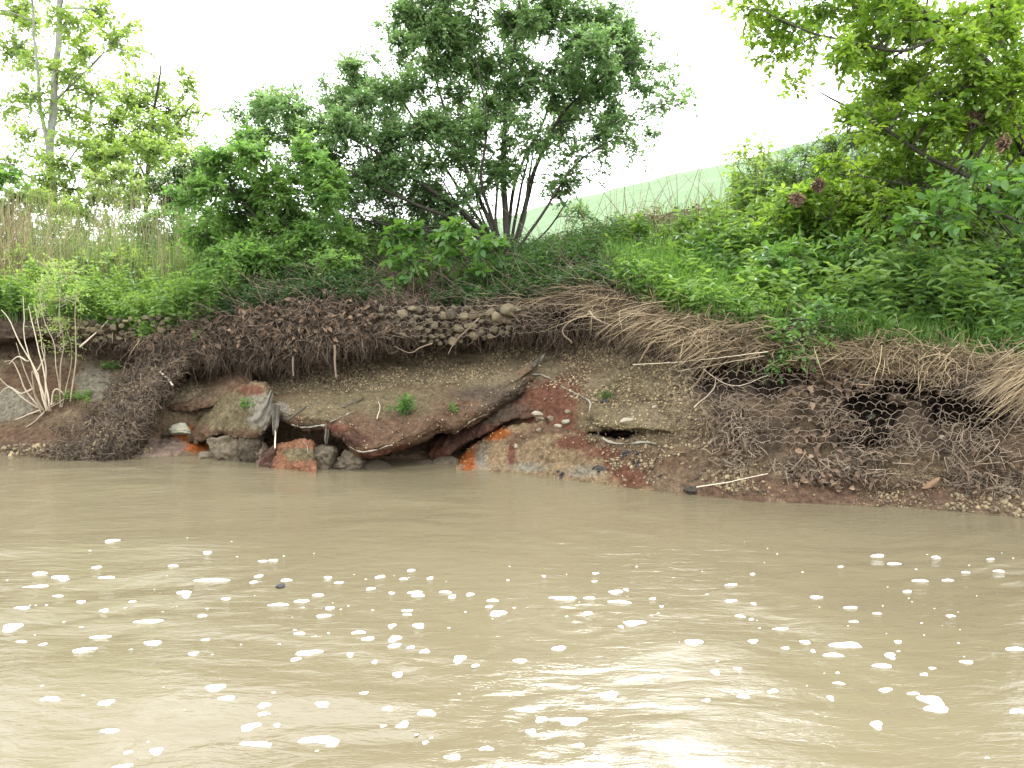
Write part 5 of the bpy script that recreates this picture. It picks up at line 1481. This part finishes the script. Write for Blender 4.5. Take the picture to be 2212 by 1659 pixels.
# ------------------------------------------------------------------ foam on the water
def foam_mesh(seed):
    r = np.random.default_rng(seed)
    n, rings = 40, 6
    a = np.arange(n) / n * 2 * math.pi
    rad = 1 + .24 * np.sin(2 * a + r.uniform(0, 6)) + .18 * np.sin(3 * a + r.uniform(0, 6)) + .06 * np.sin(5 * a + r.uniform(0, 6)) + .03 * np.sin(9 * a + r.uniform(0, 6))
    v = [[0, 0, 1.]]
    for k in range(1, rings + 1):
        t = k / rings
        z = (1 - t ** 3) * (1 + .15 * np.sin(7 * a * (k % 2) + k))
        v += list(np.stack([np.cos(a) * rad * t, np.sin(a) * rad * t, z - (k == rings) * .6], -1))
    f3 = [[0, 1 + j, 1 + (j + 1) % n] for j in range(n)]
    f4 = [[1 + (k - 1) * n + j, 1 + k * n + j, 1 + k * n + (j + 1) % n, 1 + (k - 1) * n + (j + 1) % n] for k in range(1, rings) for j in range(n)]
    o = mesh_obj('foam_fleck', np.array(v), [np.array(f4), np.array(f3)], M['foam'], smooth=True)
    return o
FA = [(482,134,62,14),(895,178,50,12),(1135,211,36,8),(1183,208,42,8),(750,231,42,8),(417,243,44,12),(170,271,74,13),(252,286,74,12),(275,297,64,12),(152,329,94,12),(465,288,72,10),(920,289,145,8),(1119,274,44,10),(1095,303,36,12),(1234,297,52,12),(1417,285,50,9),(1465,306,38,8),(1645,281,44,14),(1745,290,32,13),(1859,288,34,14),(1775,253,42,9),(1600,333,38,16),(1692,353,40,9),(1795,351,60,9),(1810,364,56,14),(1927,350,52,10),(1955,370,42,18),(2030,361,42,14),(790,347,64,10),(804,362,46,16),(976,372,36,10),(1378,360,52,10),(1205,399,86,12),(1305,385,78,14),(1423,414,48,12),(570,389,30,10),(350,395,52,12),(250,366,40,9),(95,424,70,16),(450,425,36,28),(645,474,150,16),(873,446,46,12),(1395,451,68,14),(50,500,110,36),(435,534,84,16),(1297,528,48,12),(1550,524,58,20),(1590,553,66,18),(1705,553,66,28),(1692,495,38,44),(1810,496,68,22),(1760,429,46,10),(1762,446,40,8),(2130,388,48,14),(2115,415,40,10),(2150,444,92,28),(360,600,106,24),(660,569,106,22),(836,618,40,22),(890,551,36,14),(95,564,46,12),(185,577,38,14),(1330,608,150,24),(1275,640,46,30),(1513,618,40,18),(1708,583,54,18),(1776,592,32,18),(1837,608,40,26),(1620,650,30,16),(1985,644,68,34),(2052,675,32,18),(1718,704,64,36),(930,780,76,46),(982,823,74,26),(222,828,80,26),(462,843,76,26),(1140,848,62,22),(1137,880,54,16),(1392,843,86,20),(1573,794,36,20),(1675,856,40,26),(1846,868,76,40),(1740,916,72,38),(1655,918,36,14),(1080,925,88,34),(1197,917,36,18),(475,949,76,24),(1115,997,142,28),(1380,976,160,44),(1437,996,64,26),(1837,991,40,28),(550,1029,40,16),(675,1018,80,32),(530,1088,80,32),(1957,1065,74,36),(2100,1029,70,38)]
FB = [(1583,180,76,10),(1650,216,78,7),(1420,232,28,6),(1832,196,42,8),(2070,209,34,6),(2106,254,44,8),(1960,256,34,7),(1040,267,30,6),(360,265,38,6),(355,300,26,9),(138,283,26,8),(950,317,54,9),(1768,290,68,8),(1884,287,48,10),(1710,331,52,8),(1313,368,72,12),(445,347,70,20),(493,334,28,12),(220,378,112,16),(338,377,52,10),(465,391,96,14),(608,370,44,8),(645,408,26,12),(945,386,60,10),(1044,397,30,8),(1465,416,58,10),(1578,441,44,10),(985,443,42,14),(1035,457,30,9),(326,445,48,14),(525,484,110,28),(470,501,34,12),(1163,497,70,10),(1478,479,42,14),(1895,445,38,12),(204,600,74,22),(782,576,104,32),(1040,558,56,26),(1268,553,62,14),(1182,580,38,14),(1450,572,130,34),(1390,610,82,18),(1300,592,26,14),(1668,564,40,14),(1635,621,52,38),(1605,663,110,12),(1965,650,56,20),(2180,600,72,18),(1412,725,52,12),(1782,704,42,12),(1815,679,40,10),(1614,757,70,22),(878,694,52,24),(976,681,34,16),(1128,769,56,20),(1000,789,50,30),(838,816,54,24),(1376,792,34,24),(1575,914,64,44),(1815,806,140,50),(1840,845,96,46),(1738,775,52,14),(2185,859,72,26),(423,793,92,34),(125,900,68,40),(265,904,128,44),(85,951,62,30),(35,659,56,24),(285,1012,70,30)]
flecks = [(.5 * a, 1106 + .5 * b_, .5 * c, .5 * d_) for a, b_, c, d_ in FA] + [(1106 + .5 * a, 1106 + .5 * b_, .5 * c, .5 * d_) for a, b_, c, d_ in FB]
r_ = np.random.default_rng(11)
for k in range(118):
    y_ = r_.choice([r_.normal(1290, 60), r_.uniform(1160, 1640)])
    y_ = float(np.clip(y_, 1120, 1650))
    s_ = r_.uniform(3, 8) * (.6 + .8 * (y_ - 1100) / 550)
    flecks.append((r_.uniform(0, 2212), y_, s_, s_ * r_.uniform(.25, .42) * (.6 + .7 * (y_ - 1100) / 550)))
BIG = {(2013.5, 1509.0): 'large two-lobed white foam patch, upper lobe, at lower right', (2026.0, 1528.5): 'large two-lobed white foam patch, lower lobe, at lower right', (690.0, 1594.0): 'long white foam patch low on the water left of the sky glare',
       (25.0, 1356.0): 'thick white foam patch cut by the left edge', (557.5, 1604.5): 'flat white foam streak among the pale reflections at lower left', (1831.0, 1392.0): 'slanting white foam streak right of centre', (1368.5, 1348.0): 'bean-shaped white foam fleck at middle right',
       (1893.5, 1563.0): 'lone round white foam fleck at lower right'}
protos = [foam_mesh(900 + k) for k in range(7)]
used = set()
def water_z(x_, y_):
    i = np.searchsorted(wx, x_).clip(0, len(wx) - 1); j = np.searchsorted(wy, y_).clip(0, len(wy) - 1)
    return float(Z[j, i])
fl_group = 'white foam flecks drifting on the river'
for k, (x_, y_, w_, h_) in enumerate(flecks):
    q = W(x_, y_)
    i = k % 7
    o = protos[i] if i not in used else protos[i].copy()
    if i in used: COL.objects.link(o)
    used.add(i)
    D_ = q[1]
    sw = w_ * D_ / FP * .5
    sd = min(h_ * D_ * D_ / (FP * 1.2) * .5, sw * 1.6)
    sd = max(sd * .9, sw * .22)
    o.location = (q[0], q[1], water_z(q[0], q[1]) + .0005)
    o.scale = (sw * .92, sd * .9, min(.006, .2 * sw))
    o.rotation_euler = (0, 0, r_.normal(0, .12))
    lab = BIG.get((x_, y_))
    tag(o, lab or ('white foam fleck drifting on the brown river' if k < len(FA) + len(FB) else 'tiny white foam speck drifting on the brown river'), 'foam', None if lab else (fl_group if k < len(FA) + len(FB) else 'tiny foam specks drifting on the river'))
q = W(606, 1268)
v, f = rock(950, (.035, .05, .018), 2, 6, .2)
b = Bag(); b.add(v + q + [0, 0, .004], f3=f, tint=.5)
tag(top('floating_scrap', b, M['coal']), 'small dark scrap floating beside a foam fleck', 'scrap')
strand('floating_stalk', 'thin straw-coloured stalk floating on the river beside foam', 'stalk', [(672, 1376), (710, 1377), (775, 1378)], [W(672, 1376)[1], W(775, 1378)[1]], .003, .002, 'straw', .8, 8, .002)
